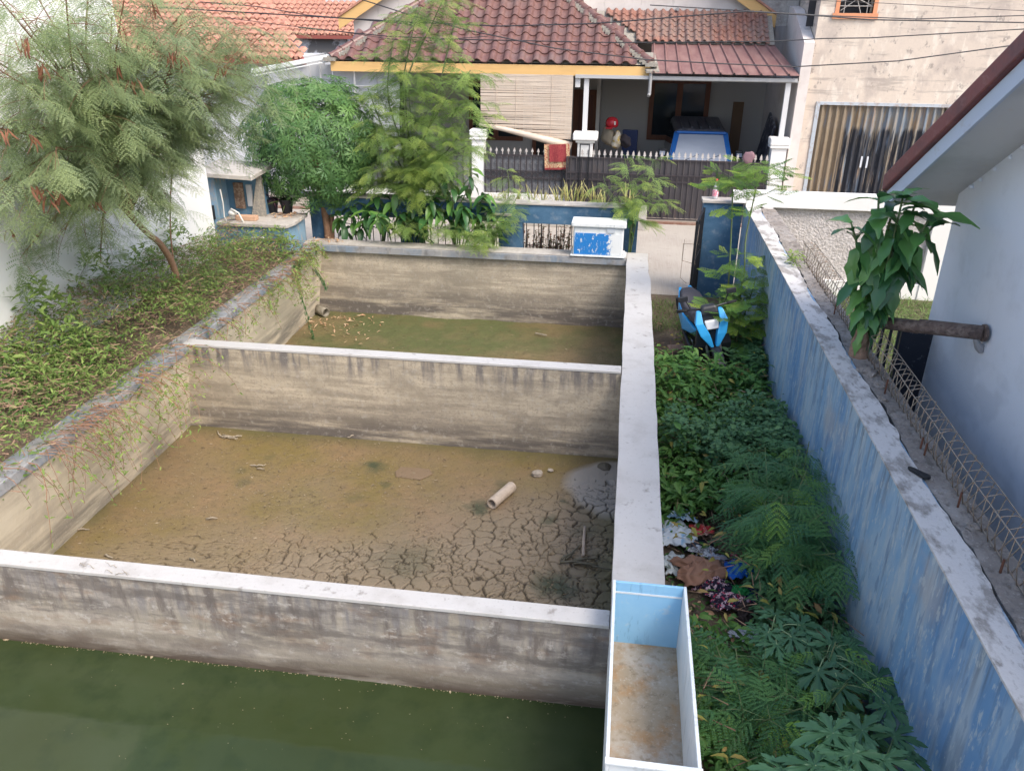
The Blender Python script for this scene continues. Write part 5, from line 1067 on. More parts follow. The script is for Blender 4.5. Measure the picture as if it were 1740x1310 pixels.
pos=cc+v*rad[:,None]*np.array([1.04,1.0,1.02]); 
low=pos[:,2]<1.9; pos[low,0]+=.35*(1.9-pos[low,2])
nrm=v+rng.normal(0,.28,(n,3))+np.array([0,-.1,.35]); tan=np.stack([v[:,0],v[:,1],-1.2+0*v[:,2]],-1)+rng.normal(0,.3,(n,3))
KS=[palmstar(8,.20,.023,True,s,.28) for s in range(4)]
me=leaves_mesh('crown',KS,rng.integers(0,4,n),pos,frames(nrm,tan),rng.uniform(.8,1.2,n),np.clip(rng.normal(.25,.25,n)+.3*(v[:,2]>.5),0,1),mStarL); link('crown',me,RB)
me=leaves_mesh('yellowed_leaves',KS,rng.integers(0,4,14),pos[:14]*.98+cc*.02,frames(nrm[:14],tan[:14]),np.full(14,.6),np.zeros(14),mat('yellow_leaf',(.45,.22,.04),.7)); link('yellowed_leaves',me,RB)
# --- feathery shrubs generic
def feather_shrub(label,base,stems,leafK,m,twn=8,twl=(.3,.5),step=.05,lsc=1.0,cat='shrub',name='feathery_shrub',srad=.014,droop=.6,pit=(-.6,.5),young=.25,u0=.25,dirb=(0,0,.3),spr=.9,stemmat=None,tintf=None):
    t=thing(name,label,cat,base); col=LC(); wd=MB(); tw=MB()
    for S in stems:
        P=curve([base]+[Vector(q) for q in S],5); MB().tube(P,taper(len(P),srad,srad*.35),6,False).build('stem',stemmat or mGreenStem,t,smooth=True)
        for k in range(twn):
            u=u0+(1-u0)*(k+.5)/twn; f=u*(len(P)-1); i=min(int(f),len(P)-2); p=P[i].lerp(P[i+1],f-i)
            a=k*2.4+fr(-.5,.5); dv=Vector((math.cos(a)*spr+dirb[0],math.sin(a)*spr+dirb[1],dirb[2]+fr(-.2,.2))); twig_leaves(col,tw,p,dv,fr(*twl)*(1.15-.5*u),step,lsc*fr(.85,1.1),.003,droop,pit,young=young,tintf=tintf,seg=4)
    tag(tw.build('twigs',stemmat or mGreenStem,t),kind='stuff'); col.obj('foliage',leafK,m,t); return t
K15=[bipinnate(.28,6,4,.115,.026,.017,.5,s) for s in range(4)]
feather_shrub('tall light green feathery shrub in front of the maroon roofed house',Vector((-3.95,15.45,.3)),
  [[Py(690,300,15.4),Py(680,180,15.5),Py(700,60,15.6),Py(715,12,15.6)],[Py(700,300,15.4),Py(735,200,15.5),Py(755,110,15.7),Py(775,30,15.8)],[Py(700,330,15.3),Py(655,230,15.3),Py(625,150,15.5)],[Py(720,320,15.3),Py(780,230,15.3),Py(800,170,15.3)],[Py(700,320,15.2),Py(735,280,15.0),Py(790,250,14.9)],[Py(690,330,15.2),Py(650,300,15.0),Py(640,215,15.0)],[Py(705,320,15.3),Py(700,220,15.2),Py(690,120,15.3)],[Py(705,330,15.3),Py(720,290,15.2),Py(700,230,15.1)],[Py(705,300,15.3),Py(690,150,15.4),Py(735,40,15.5),Py(760,-15,15.5)],[Py(700,300,15.3),Py(660,170,15.4),Py(668,70,15.5)],[Py(700,300,15.3),Py(745,190,15.3),Py(800,120,15.4)]],
  K15,mFeathY,24,(.42,.8),.07,1.1,srad=.022,young=.35,u0=.3)
feather_shrub('feathery shrub hanging over the blue fence beside the ice box',Vector((.12,14.95,.3)),
  [[Py(1075,360,14.95),Py(1070,310,15),Py(1060,262,15)],[Py(1080,360,14.95),Py(1100,310,15),Py(1110,270,15)],[Py(1070,365,14.95),Py(1040,340,14.9),Py(1025,300,14.9)],[Py(1085,360,14.9),Py(1105,345,14.85),Py(1120,340,14.8)]],
  K15,mFeathY,9,(.25,.45),.05,.95,srad=.014,young=.4)
feather_shrub('low feathery bush spreading over the top of the far pond wall',Vector((-3.1,14.85,.5)),
  [[Py(780,400,14.75),Py(770,385,14.6),Py(740,392,14.5)],[Py(800,395,14.75),Py(830,380,14.7),Py(860,395,14.6)],[Py(790,400,14.7),Py(800,400,14.5),Py(815,415,14.3)],[Py(700,390,14.7),Py(690,380,14.6),Py(720,395,14.5)],[Py(840,380,14.8),Py(870,350,14.9),Py(880,330,15)]],
  K15,mFeathY,10,(.25,.5),.05,.95,young=.3)
feather_shrub('bright green feathery sprig in front of the dark fence',Vector((-2.3,15.4,1.2)),[[Py(865,320,15.4),Py(862,290,15.4)]],K15,mFeathY,7,(.15,.25),.05,.8,young=.6)
# moringa beside the scooter
def moringaK(seed):
    r=np.random.default_rng(seed); K=[]
    for i in range(6):
        x=.30*(i+1)/6.5; ax=np.array([x,0,-.05*x])
        for s in (-1,1):
            pl_=.13*(1-.1*i); a=R_(58); d=np.array([math.cos(a),s*math.sin(a),-.15])
            for j in range(4):
                p=ax+d*pl_*(j+.8)/4
                for q in (-1,1):
                    e=d*.5+np.cross([0,0,1],d)*q*.8; K.append(kite(p,e,np.cross(e,[0,0,1]),.034*r.uniform(.8,1.1),.019,.2,.5))
            K.append(kite(ax+d*pl_,d,np.cross(d,[0,0,1]),.035,.02,.2,.5)); K.append(kite(ax,d,np.cross(d,[0,0,1]),pl_,.003,0))
    K.append(kite([0,0,0],np.array([1,0,-.05]),np.array([0,1,0]),.31,.004)); return np.array(K)
KM=[moringaK(s) for s in range(3)]
mMor=mat('moringa_leaf',(.08,.19,.04),.55,trans=.35,tint=(.28,.38,.05),spec=.3)
TM=thing('thin_tree','thin stemmed young tree with fine round leaflets standing beside the scooter','tree',(1.70,12.0,0)); col=LC(); tw=MB()
ST=[[(1.66,12.0,0),Py(1238,480,12.1),Py(1245,330,12.3),Py(1243,300,12.3)],[(1.74,12.05,0),Py(1262,480,12.0),Py(1268,400,12.1),Py(1290,300,12.2),Py(1293,285,12.2)],[(1.78,12.1,0),Py(1270,520,11.9),Py(1285,470,11.9)],[(1.62,11.6,0),Py(1235,560,11.6),Py(1222,505,11.6)],[(1.72,11.5,0),Py(1255,560,11.5),Py(1262,505,11.5)]]
for S in ST:
    P=curve(S,6); MB().tube(P,taper(len(P),.016,.007),7,False).build('stem',mGreenStem,TM,smooth=True)
    L_=len(P)
    for k in range(17):
        u=.30+.70*(k+.5)/17
        if .42<u<.60 and len(S)>3: continue
        f=u*(L_-1); i=min(int(f),L_-2); p=P[i].lerp(P[i+1],f-i); a=k*2.4
        twig_leaves(col,tw,p,(math.cos(a),math.sin(a)*.8,.35),fr(.2,.42),.09,fr(.8,1.1),.003,.5,(-.5,.4),young=.25,seg=3)
tag(tw.build('twigs',mGreenStem,TM),kind='stuff'); col.obj('foliage',KM,mMor,TM)
# garden feathery shrubs, nearer and darker
KG=[bipinnate(.32,6,8,.15,.020,.013,.45,s) for s in range(4)]
def gshrub(label,bx,by,tops,lsc=1.0,twn=7,young=.12):
    return feather_shrub(label,Vector((bx,by,0)),[[Vector((bx+(t.x-bx)*.5,by+(t.y-by)*.5,t.z*.6)),t] for t in tops],KG,mFeathD,twn,(.14,.30),.075,lsc,srad=.012,droop=.5,pit=(-.5,.45),young=young,u0=.4,tintf=(lambda u:fr(.7,1) if random.random()<young*.45 else fr(0,.32)))
gshrub('tall dark green feathery shrub with yellow green tips on the blue wall above the rubbish',1.62,6.6,[Py(1300,760,7.3),Py(1270,790,7.2),Py(1370,800,6.9),Py(1400,870,6.3),Py(1330,840,6.4),Py(1300,850,6.6),Py(1420,940,5.9),Py(1365,960,5.8),Py(1335,905,6.2),Py(1360,760,7.4)],1.0,8)
gshrub('low feathery shrub beside the tank with several bright yellow green shoots',1.15,4.55,[Py(1250,1100,4.9),Py(1220,1160,4.6),Py(1300,1120,4.8),Py(1340,1170,4.5),Py(1260,1200,4.3),Py(1310,1220,4.2),Py(1370,1200,4.3),Py(1215,1090,5.0)],.85,7,.2)
gshrub('thin sapling with limp yellowish leaves rising against the blue wall',1.95,7.3,[Py(1375,750,7.4)],.7,5,.9)
gshrub('pale feathery seedling in front of the papaya leaves',1.6,4.6,[Py(1420,1090,4.9),Py(1440,1160,4.4)],.6,6,.5)
# --- papaya plants
def papaya_leaf(size,seed):
    r=random.Random(seed); V=[(0,0,0)]; F=[]; nl=7; ring=[]
    pts=[]
    for k in range(nl):
        a=(k-(nl-1)/2)*R_(46); L_=size*(.62+.38*math.cos(a*.5))
        prof=[(.20,-21),(.42,-15),(.50,-19),(.74,-16),(.64,-9),(.84,-7.5),(1.0,0),(.84,7.5),(.64,9),(.74,16),(.50,19),(.42,15),(.20,21)]
        for rr,da in prof:
            b=a+R_(da); q=L_*rr; pts.append((q*math.cos(b),q*math.sin(b),-.30*q*q/size+.03*size*math.cos(3*a)+(.02*size if abs(da)>8 else 0)))
    n=len(pts); V+=pts
    for i in range(n): F.append((0,1+i,1+(i+1)%n))
    me=bpy.data.meshes.new('leaf'); me.from_pydata(V,[],F); me.materials.append(mPap); me.shade_smooth(); at=me.attributes.new('tint','FLOAT','POINT'); at.data.foreach_set('value',[r.random()]*len(V)); return me
PL=[papaya_leaf(.23,s) for s in range(4)]
def papaya(label,base,top,leaves,stem_r=.02):
    t=thing('papaya_plant',label,'plant',base); MB().tube(curve([base,Vector(base).lerp(top,.5)+Vector((.02,0,0)),top],5),taper(11,stem_r,stem_r*.6),8).build('stem',mGreenStem,t,smooth=True)
    for i,(q,sc,yaw) in enumerate(leaves):
        MB().tube(curve([top,Vector(top).lerp(q,.5)+Vector((0,0,.04)),q],4),.0045,5).build('petiole',mat('petiole_pale',(.2,.28,.14),.5),t,smooth=True)
        link('leaf',PL[i%4],t,LT(q,(fr(-.35,.1)+.15,fr(-.15,.3),yaw),sc))
    return t
def ang(top,q): return math.atan2(q.y-top.y,q.x-top.x)
def plv(top,pix): return [((lambda q:(q,s,ang(Vector(top),q)+fr(-.3,.3)))(Py(x,y,Y))) for x,y,Y,s in pix]
tp=Vector((1.78,3.75,.72)); papaya('large papaya plant with broad blue green leaves at the bottom right by the wall',(1.8,3.85,0),tp,plv(tp,[(1415,1245,3.75,1.15),(1465,1240,3.85,1.1),(1450,1280,3.6,1.25),(1385,1300,3.5,1.1),(1500,1290,3.6,1.15),(1520,1250,3.85,.9),(1440,1310,3.45,1.1),(1545,1285,3.7,.8),(1330,1310,3.5,.9)]))
tp=Vector((1.72,4.9,.62)); papaya('middle papaya plant with grey green leaves against the blue wall',(1.74,4.95,0),tp,plv(tp,[(1412,1095,4.95,1.0),(1390,1140,4.7,1.05),(1445,1095,5.0,.9),(1425,1165,4.6,1.0),(1450,1130,4.8,.9),(1490,1150,4.7,.95),(1510,1200,4.45,.9)]))
tp=Vector((1.36,5.15,.58)); papaya('small papaya plant just below the patterned cloth in the rubbish',(1.36,5.2,0),tp,plv(tp,[(1318,1045,5.25,.85),(1360,1062,5.15,.85),(1320,1095,4.95,.8),(1345,1082,5.0,.75),(1305,1075,5.05,.75),(1375,1095,4.95,.7)]))
# --- broad leaved plants with separate leaves
def broad_leaf(L_,w_,seed,lobed=False,m=mBroad):
    r=random.Random(seed); n=7; V=[];F=[]
    for i in range(n+1):
        u=i/n; hw=w_/2*math.sin(math.pi*min(max(u,.02),.985)**.85)**.75
        if lobed: hw*=1+.28*math.sin(u*13+seed)
        x=L_*u; z=-.55*L_*u*u; f=.22*hw+.006*math.sin(i*2.4+seed)
        V+=[(x,-hw,z+f),(x,-hw*.5,z+f*.35),(x,0,z-.002),(x,hw*.5,z+f*.35),(x,hw,z+f)]
    for i in range(n):
        for j in range(4): a=i*5+j; F.append((a,a+1,a+6,a+5))
    me=bpy.data.meshes.new('leaf'); me.from_pydata(V,[],F); me.materials.append(m); me.shade_smooth(); at=me.attributes.new('tint','FLOAT','POINT'); at.data.foreach_set('value',[r.random()**2]*len(V)); return me
BLv=[broad_leaf(.27,.115,s) for s in range(6)]; WLv=[broad_leaf(.33,.14,s,True,mat('wall_plant_leaf',(.04,.135,.045),.3,trans=.2,tint=(.15,.34,.08),spec=.55)) for s in range(7)]
def place_leaf(t,me,p,yaw,pitch,roll,sc): 
    m=Matrix.Translation(p)@Matrix.Rotation(yaw,4,'Z')@Matrix.Rotation(-pitch,4,'Y')@Matrix.Rotation(roll,4,'X')@Matrix.Scale(sc,4); link('leaf',me,t,m)
def broad_plant(label,base,tips,n,Lv,sc=1,cat='plant',pit=(-.9,.3),spread=.1,rad=.016,name='broadleaf_plant',u0=.35,m=mGreenStem):
    t=thing(name,label,cat,base)
    for S in tips:
        P=curve([base]+S,5); MB().tube(P,taper(len(P),rad,rad*.4),6).build('stem',m,t,smooth=True)
        for k in range(n):
            u=u0+(1-u0)*(k+1)/n; f=u*(len(P)-1); i=min(int(f),len(P)-2); p=P[i].lerp(P[i+1],f-i)
            place_leaf(t,Lv[random.randrange(len(Lv))],p+Vector((fr(-.02,.02),fr(-.02,.02),0)),k*2.4+fr(-.4,.4),fr(*pit)+(.35 if u>.93 else 0),fr(-.3,.3),sc*fr(.75,1.15))
    return t
broad_plant('broad leaved plant drooping over the far pond wall left of the feathery shrub',Vector((-4.7,15.0,.4)),[[Py(655,380,14.9),Py(640,365,14.6),Py(643,375,14.35)],[Py(650,370,15),Py(610,345,15.0)],[Py(650,360,15),Py(640,330,15.0)],[Py(660,370,14.9),Py(675,320,14.8)],[Py(650,370,14.8),Py(625,360,14.7)]],14,BLv,1.2)
broad_plant('broad leaved bush in front of the left gate pillar, right of the feathery shrub',Vector((-3.2,15.05,.4)),[[Py(770,370,15),Py(755,330,15),Py(750,280,15)],[Py(775,370,15),Py(795,320,15),Py(800,285,15.0)],[Py(775,375,15),Py(815,345,14.9),Py(825,330,14.9)],[Py(765,380,15),Py(735,350,14.9),Py(730,335,14.8)],[Py(780,380,14.8),Py(790,350,14.6)],[Py(770,375,14.9),Py(770,300,14.8)]],15,BLv,1.2)
broad_plant('dark leaved low plant in front of the bars nearest the round bush',Vector((-5.1,14.95,.4)),[[Py(600,380,14.9),Py(595,350,14.9)],[Py(585,385,14.9),Py(570,365,14.9)],[Py(615,390,14.9),Py(620,370,14.8)]],12,BLv,1.1)
broad_plant('leafy shrub between the two drooping broad leaved plants on the far pond wall',Vector((-3.9,14.95,.4)),[[Py(700,385,14.9),Py(700,340,14.9)],[Py(715,385,14.9),Py(735,355,14.9)],[Py(690,390,14.9),Py(680,360,14.8)],[Py(720,395,14.9),Py(720,370,14.7)]],13,BLv,1.05)
broad_plant('low leafy plant at the right end of the hanging foliage by the blue fence post',Vector((-2.5,14.95,.4)),[[Py(830,385,14.9),Py(835,350,14.9)],[Py(845,390,14.9),Py(860,375,14.8)],[Py(815,390,14.9),Py(812,365,14.8)]],11,BLv,.95)
broad_plant('leafy plant squeezed between the ice box and the garden gate opening',Vector((.12,14.9,.4)),[[Py(1072,385,14.9),Py(1075,360,14.9)]],7,BLv,.85)
# plant on the wall
wb=Vector((2.50,8.05,1.78))
WP=thing('wall_plant','tall plant with big dark glossy leaves growing out of the cracked wall top','plant',wb)
MB().tube(curve([wb+Vector((0,-.03,-.25)),wb+Vector((-.03,0,.1)),wb+Vector((-.02,0,.28)),wb+Vector((.0,.0,.5))],4),[.08,.10,.11,.10,.09,.09,.085,.08,.08,.07,.07,.06,.05],10).build('trunk',mat('knobbly_trunk',(.30,.19,.13),.9,[((9,9,9),.45,.65,(.19,.12,.09),.8),(30,.5,.7,(.40,.30,.22),.5)],[(24,.9,.03)]),WP,smooth=True)
stems=[[(.0,0,.5),(-.05,.0,1.1),(-.12,.05,1.62)],[(0,0,.5),(.12,.0,1.1),(.22,0,1.62)],[(0,0,.5),(.04,-.1,1.0),(.05,-.1,1.66)],[(0,0,.4),(-.14,.0,.9),(-.34,0,1.38)],[(0,0,.4),(.18,0,.95),(.46,0,1.45)],[(0,0,.4),(.05,.15,1.0),(.08,.2,1.56)],[(0,0,.4),(.12,-.1,.9),(.34,-.1,1.5)]]
for si,S in enumerate(stems):
    P=curve([wb+Vector(q) for q in S],5); MB().tube(P,taper(len(P),.02,.009),6).build('stem',mGreenStem,WP,smooth=True); n=24 if si<3 else 19
    for k in range(n):
        u=(k+.6)/n; f=u*(len(P)-1); i=min(int(f),len(P)-2); p=P[i].lerp(P[i+1],f-i); top=u>.8
        a=k*2.4+si; a=a if random.random()<.6 else fr(-2.6,-.5)
        place_leaf(WP,WLv[random.randrange(7)],p,a,fr(-.1,.8) if top else fr(-1.1,-.1),fr(-.35,.35),fr(.85,1.15) if top or u>.4 else fr(.6,.9))
for k in range(10):
    place_leaf(WP,WLv[k%7],wb+Vector((fr(-.1,.12),fr(-.1,.05),fr(.22,.5))),fr(-3,0),fr(-1.3,-.6),fr(-.3,.3),fr(.5,.75))
# sprig on wall top
LCs=LC()
for k in range(70): LCs.add((2.36+fr(-.08,.1),11.3+fr(-.25,.25),1.8+fr(0,.16)),fr(0,6.28),fr(-.2,1),fr(-.5,.5),fr(.6,1.2),fr(.2,1))
SG=thing('wall_weed','small yellow green weed growing in the crack at the far end of the wall top','weed',(2.36,11.3,1.8)); LCs.obj('leaves',[oval(.09,.035,.3,.4,3)],mBed,SG)
# --- ground weeds in the strip
def weeds(name,m,K,xy,hfun,lsc,n,pit=(-.2,.7),kind='stuff',depth=.16,label=None):
    x,y=xy(n); h=hfun(x,y); dz=np.abs(rng.normal(0,depth,n)); z=np.maximum(h-dz,.01)
    me=leaves_mesh(name,K,rng.integers(0,len(K),n),np.stack([x,y,z],-1),rotm(rng.uniform(0,6.28,n),rng.uniform(*pit,n),rng.normal(0,.4,n)),lsc*rng.uniform(.55,1.3,n),np.clip(rng.normal(.3,.3,n)-dz,0,1),m)
    o=link(name,me); 
    return tag(o,label,'weeds' if label else None,kind=kind)
KO=[oval(.10,.040,.3,.5,3,.02,s) for s in range(3)]; KR=[oval(.05,.034,.2,.3,3,.02,s) for s in range(3)]
hump=lambda x,y:vnoise(x,y,1.6,41)*.3+vnoise(x,y,5,42)*.16
def strip(y0,y1,x0=.55,x1=2.1): return lambda n:(rng.uniform(x0,x1,n),rng.uniform(y0,y1,n))
rubbish=lambda x,y:((x<1.45)&(y>5.35)&(y<7.35))
def cut(f,cond): 
    def g(n):
        x,y=f(n); k=~cond(x,y); return x[k],y[k]
    return g
def weeds2(name,m,K,f,hfun,lsc,n,depth=.14,pit=(-.2,.7)):
    x,y=f(n); return weeds(name,m,K,lambda _:(x,y),hfun,lsc,len(x),pit,depth=depth)
weeds2('ground_weeds',mHerb,KO,cut(strip(7.2,12.2),lambda x,y:(y>11.2)&(x<1.25)|((y>10.7)&(x>1.15)&(x<1.85))),lambda x,y:.14+hump(x,y)*1.2,1.15,6500)
weeds2('ground_weeds',mHerbG,KR,cut(strip(6.9,10.2,.62,2.1),lambda x,y:(vnoise(x,y,1.4,45)+.5*(vnoise(x,y,5,46)-.5)+.25*np.abs(y-8.4)-.35*(x-1.3))>.62),lambda x,y:.36+hump(x,y)*1.5,1.35,9500,.2)
weeds2('ground_weeds',mHerb,KO,strip(3.2,5.5,.68,1.3),lambda x,y:.10+hump(x,y)*.9,.95,1500)
weeds2('ground_weeds',mHerbG,KO,strip(3.2,7.2,1.35,2.1),lambda x,y:.15+hump(x,y)*.8,.9,3600)
weeds2('ground_weeds',mHerb,KO,cut(strip(11.4,13.9,.55,2.1),lambda x,y:(x<1.05)),lambda x,y:.05+.2*vnoise(x,y,2,43),.9,900)
weeds2('ground_weeds',mHerbG,[oval(.07,.05,.2,.3,3,.02,5)],strip(10.7,11.6,1.85,2.1),lambda x,y:.35+hump(x,y)*.8,1.1,1500,.2)
weeds2('ground_weeds',mHerb,KO,lambda n:(rng.uniform(.58,1.1,n),7.4+np.abs(rng.normal(0,.25,n))),lambda x,y:.25+hump(x,y)*.6,1.3,400)
weeds2('ground_weeds',mHerbG,[oval(.085,.05,.2,.3,3,.02,7)],lambda n:(rng.normal(1.85,.15,n),rng.normal(11.0,.3,n)),lambda x,y:.25+.4*vnoise(x,y,3,47),1.1,900,.2)
weeds2('ground_weeds',mHerb,KO,lambda n:(rng.normal(1.45,.3,n),rng.normal(10.35,.25,n)),lambda x,y:.15+.3*vnoise(x,y,3,48),1.1,700,.15)
# yellowing and dry growth mixed through the strip
weeds2('ground_weeds',mat('yellowing_leaf',(.30,.30,.06),.6,trans=.3,tint=(.34,.20,.08)),KO,strip(3.3,12.0,.62,2.1),lambda x,y:.22+hump(x,y)*1.3,1.0,330,.1)
weeds2('dry_stems',mDryS,[oval(.26,.006,.1,.2,2,.02,1)],strip(3.3,12.0,.62,2.1),lambda x,y:.20+hump(x,y)*1.2,1.0,500,.12)
weeds2('ground_weeds',mHerb,[oval(.14,.055,.3,.5,4,.02,s) for s in range(2)],cut(strip(7.3,10.4,.6,2.1),lambda x,y:vnoise(x,y,2.2,49)<.55),lambda x,y:.35+hump(x,y)*1.4,1.0,1100,.12)
# leafy sprigs inside the rubbish
weeds2('ground_weeds',mHerb,KO,lambda n:(rng.uniform(.55,1.5,n),rng.uniform(5.3,7.3,n)),lambda x,y:.02+.22*vnoise(x,y,3,44),.9,260)
# grass tufts by the gate and in the neighbour's yard
def blades(name,m,xr,yr_,z,n,L_=.2,w_=.01,dens=None,label=None):
    x=rng.uniform(*xr,n); y=rng.uniform(*yr_,n)
    me=leaves_mesh(name,[oval(L_,w_,.2,.5,2)],np.zeros(n,int),np.stack([x,y,np.full(n,z)],-1),rotm(rng.uniform(0,6.28,n),rng.uniform(.5,1.45,n),rng.normal(0,.4,n)),rng.uniform(.5,1.3,n),rng.random(n),m); return tag(link(name,me),kind='stuff')
mGrass=mat('grass_blade',(.10,.18,.04),.6,trans=.3,tint=(.17,.25,.07))
blades('grass',mGrass,(.55,1.15),(13.0,14.6),0,420,.2)
blades('grass',mGrass,(2.7,6.6),(9.5,14.8),.21,15000,.13,.012); blades('grass',mGrass,(2.68,3.38),(2,9.5),.21,3500,.2,.014)
# --- planter bed on the left
def bedxy(n):
    y=rng.uniform(4.6,13.8,n); u=rng.random(n)**1.0; x=-7.3+u*1.67; return x,y
def bedh(x,y): 
    u=(x+7.3)/1.65; return .92+.50*np.clip(1-u,0,1)**.7*(.6+.8*vnoise(x,y,.9,51))+.20*vnoise(x,y,1.7,54)+.16*vnoise(x,y,5,52)-.1-np.clip(u-.93,0,1)*1.5
KB=[oval(.075,.023,.3,.4,2,.02,s) for s in range(3)]+[oval(.05,.02,.3,.3,2,.02,4)]
x,y=bedxy(24000); k=rng.random(len(x))<(-.15+1.9*vnoise(x,y,1.6,53)*np.clip(1.35-(x+7.3)/2.2,0,1)); x,y=x[k],y[k]
weeds('bed_weeds',mBed,KB,lambda n:(x,y),bedh,1.0,len(x),(-.1,1.1),depth=.13)
n=5000; x,y=bedxy(n); a=rng.uniform(0,6.28,n)
me=leaves_mesh('dry_stems',[oval(.19,.0038,.1,.25,2,.03,1)],np.zeros(n,int),np.stack([x,y,bedh(x,y)-np.abs(rng.normal(0,.12,n))],-1),rotm(a,rng.normal(.1,.4,n),rng.normal(0,.5,n)),rng.uniform(.5,1.5,n),rng.random(n),mDryS); tag(link('dry_stems',me),kind='stuff')
for (cx_,cy_,hh,sp_,nn_,K_) in [(-7.0,9.6,.5,.22,260,.11),(-6.9,10.6,.45,.25,260,.09),(-6.6,12.2,.35,.22,240,.08),(-6.2,12.9,.3,.25,300,.07),(-6.9,8.4,.5,.2,260,.12),(-6.3,11.3,.3,.2,200,.07),(-7.05,11.8,.5,.2,260,.10),(-6.1,9.3,.22,.3,300,.06),(-6.5,10.1,.3,.3,300,.07),(-6.0,13.3,.3,.2,260,.08),(-6.4,8.0,.35,.25,260,.09),(-7.05,7.3,.5,.2,240,.13),(-6.0,7.3,.2,.3,200,.06)]:
    x=cx_+rng.normal(0,sp_,nn_); y=cy_+rng.normal(0,sp_*1.3,nn_); k=(x>-7.28)&(x<-5.62); x,y=x[k],y[k]
    weeds('bed_weeds',mBed,[oval(K_,K_*.32,.3,.5,3,.02,s_) for s_ in range(2)],lambda n:(x,y),lambda x,y:bedh(x,y)+hh*np.exp(-((x-cx_)**2+(y-cy_)**2)/(sp_**2*2)),1.0,len(x),(-.1,1.2),depth=.14)
# larger leaved weeds at the near end
x=rng.uniform(-7.2,-6.2,900); y=rng.uniform(6.6,8.9,900)
weeds('bed_weeds',mat('bed_broad_leaf',(.10,.20,.05),.5,trans=.3,tint=(.20,.32,.08)),[oval(.15,.06,.3,.5,4,.02,s) for s in range(3)],lambda n:(x,y),lambda x,y:1.12+.3*vnoise(x,y,1.5,61)-.2*(x+7.2),.8,900,(-.4,.6),depth=.18)
feather_shrub('small blue green feathery seedling in the planter against the white wall',Vector((-7.1,9.0,.9)),[[Py(135,545,9.4),Py(130,525,9.4)],[Py(150,560,9.3),Py(165,550,9.3)]],KG,mFeath,6,(.15,.3),.06,.8)
feather_shrub('feathery seedling at the left frame edge in the planter',Vector((-7.0,7.6,.9)),[[Py(30,720,7.4),Py(15,690,7.4)],[Py(25,700,7.6),Py(40,690,7.6)]],KG,mFeath,6,(.2,.3),.06,.9)
feather_shrub('low feathery shrub round the foot of the tree trunk',Vector((-6.9,11.2,.9)),[[Py(270,480,11.2),Py(255,470,11.2)],[Py(330,460,11.6),Py(345,445,11.8)],[Py(290,470,11.2),Py(300,450,11.4)]],KG,mFeath,6,(.2,.4),.06,.85)
# upright stalks
for i,(pts,lab) in enumerate((([(78,592),(80,550),(72,520),(66,528)],'thin sapling with a few big leaves against the white wall'),([(262,530),(268,480),(262,448)],'bare thin stalk left of the tree trunk'),([(52,630),(50,590),(52,575)],'short upright stalk near the left edge'))):
    P=[Py(x_,y_,9.2 if i!=1 else 11) for x_,y_ in pts]; t=thing('sapling',lab,'plant',P[0]); MB().tube(curve(P,4),.006,5).build('stem',mGreenStem,t)
    for k in range(6): place_leaf(t,BLv[k],P[-1]+Vector((0,0,fr(-.04,.02))),k*1.05,fr(-.1,.5),0,.5)
# creeping stems spilling over the lip
def creeper(label,starts,n,L_,leafp,seed,m=mStem,K=None,drop=1.0,outx=.25,kleaf=.55):
    r=random.Random(seed); t=thing('trailing_creeper',label,'creeper',starts[0]); mb=MB(); col=LC()
    for i in range(n):
        s=Vector(starts[r.randrange(len(starts))])+Vector((r.uniform(-.1,.05),r.uniform(-.5,.5),r.uniform(-.02,.06))); P=[s.copy()]; d=Vector((r.uniform(.6,1),r.uniform(-.6,.6),r.uniform(0,.5))); p=s.copy(); seg=7; l=L_*r.uniform(.5,1.2)/seg
        for k in range(seg):
            d=(d+Vector((r.uniform(-.3,.2)-outx*.1,r.uniform(-.3,.3),-.25*drop))).normalized(); p=p+d*l; p.x=max(p.x,-5.60) if p.z<.86 else p.x; P.append(p.copy())
            if k>1:
                for _ in range(leafp): col.add(p+Vector((r.uniform(-.02,.02),r.uniform(-.02,.02),0)),r.uniform(0,6.28),r.uniform(-.2,1.1),r.uniform(-.5,.5),r.uniform(.6,1.2)*kleaf/.55,r.random())
        mb.tube(P,taper(len(P),.005,.002),4,False)
    mb.build('stems',m,t); col.obj('leaves',K or KB,mBed,t); return t
creeper('creeper with red stems spreading over the wall near the middle pond corner',[(-5.62,7.9,.95),(-5.62,7.3,.95),(-5.62,8.5,.95)],46,1.0,3,1)
creeper('dense dry brown stems trailing over the wall lip at the left',[(-5.64,6.9,.93),(-5.64,6.3,.93)],40,.8,1,2,mDryS)
creeper('thin creeper hanging down the cream wall left of the divider',[(-5.6,6.6,.9),(-5.6,7.0,.9)],14,1.0,2,3,drop=1.6)
creeper('leafy creeper tumbling over the lip above the far pond',[(-5.6,11.9,.95),(-5.62,12.6,.95)],34,.7,5,4)
creeper('sparse creeper on the cream wall of the far pond',[(-5.6,10.6,.9),(-5.6,11.2,.9),(-5.6,9.9,.9)],26,.7,2,5)
creeper('leafy clump over the wall at the far end of the planter',[(-5.65,13.2,1.0),(-5.7,13.7,1.0)],30,.45,5,6,drop=.8)
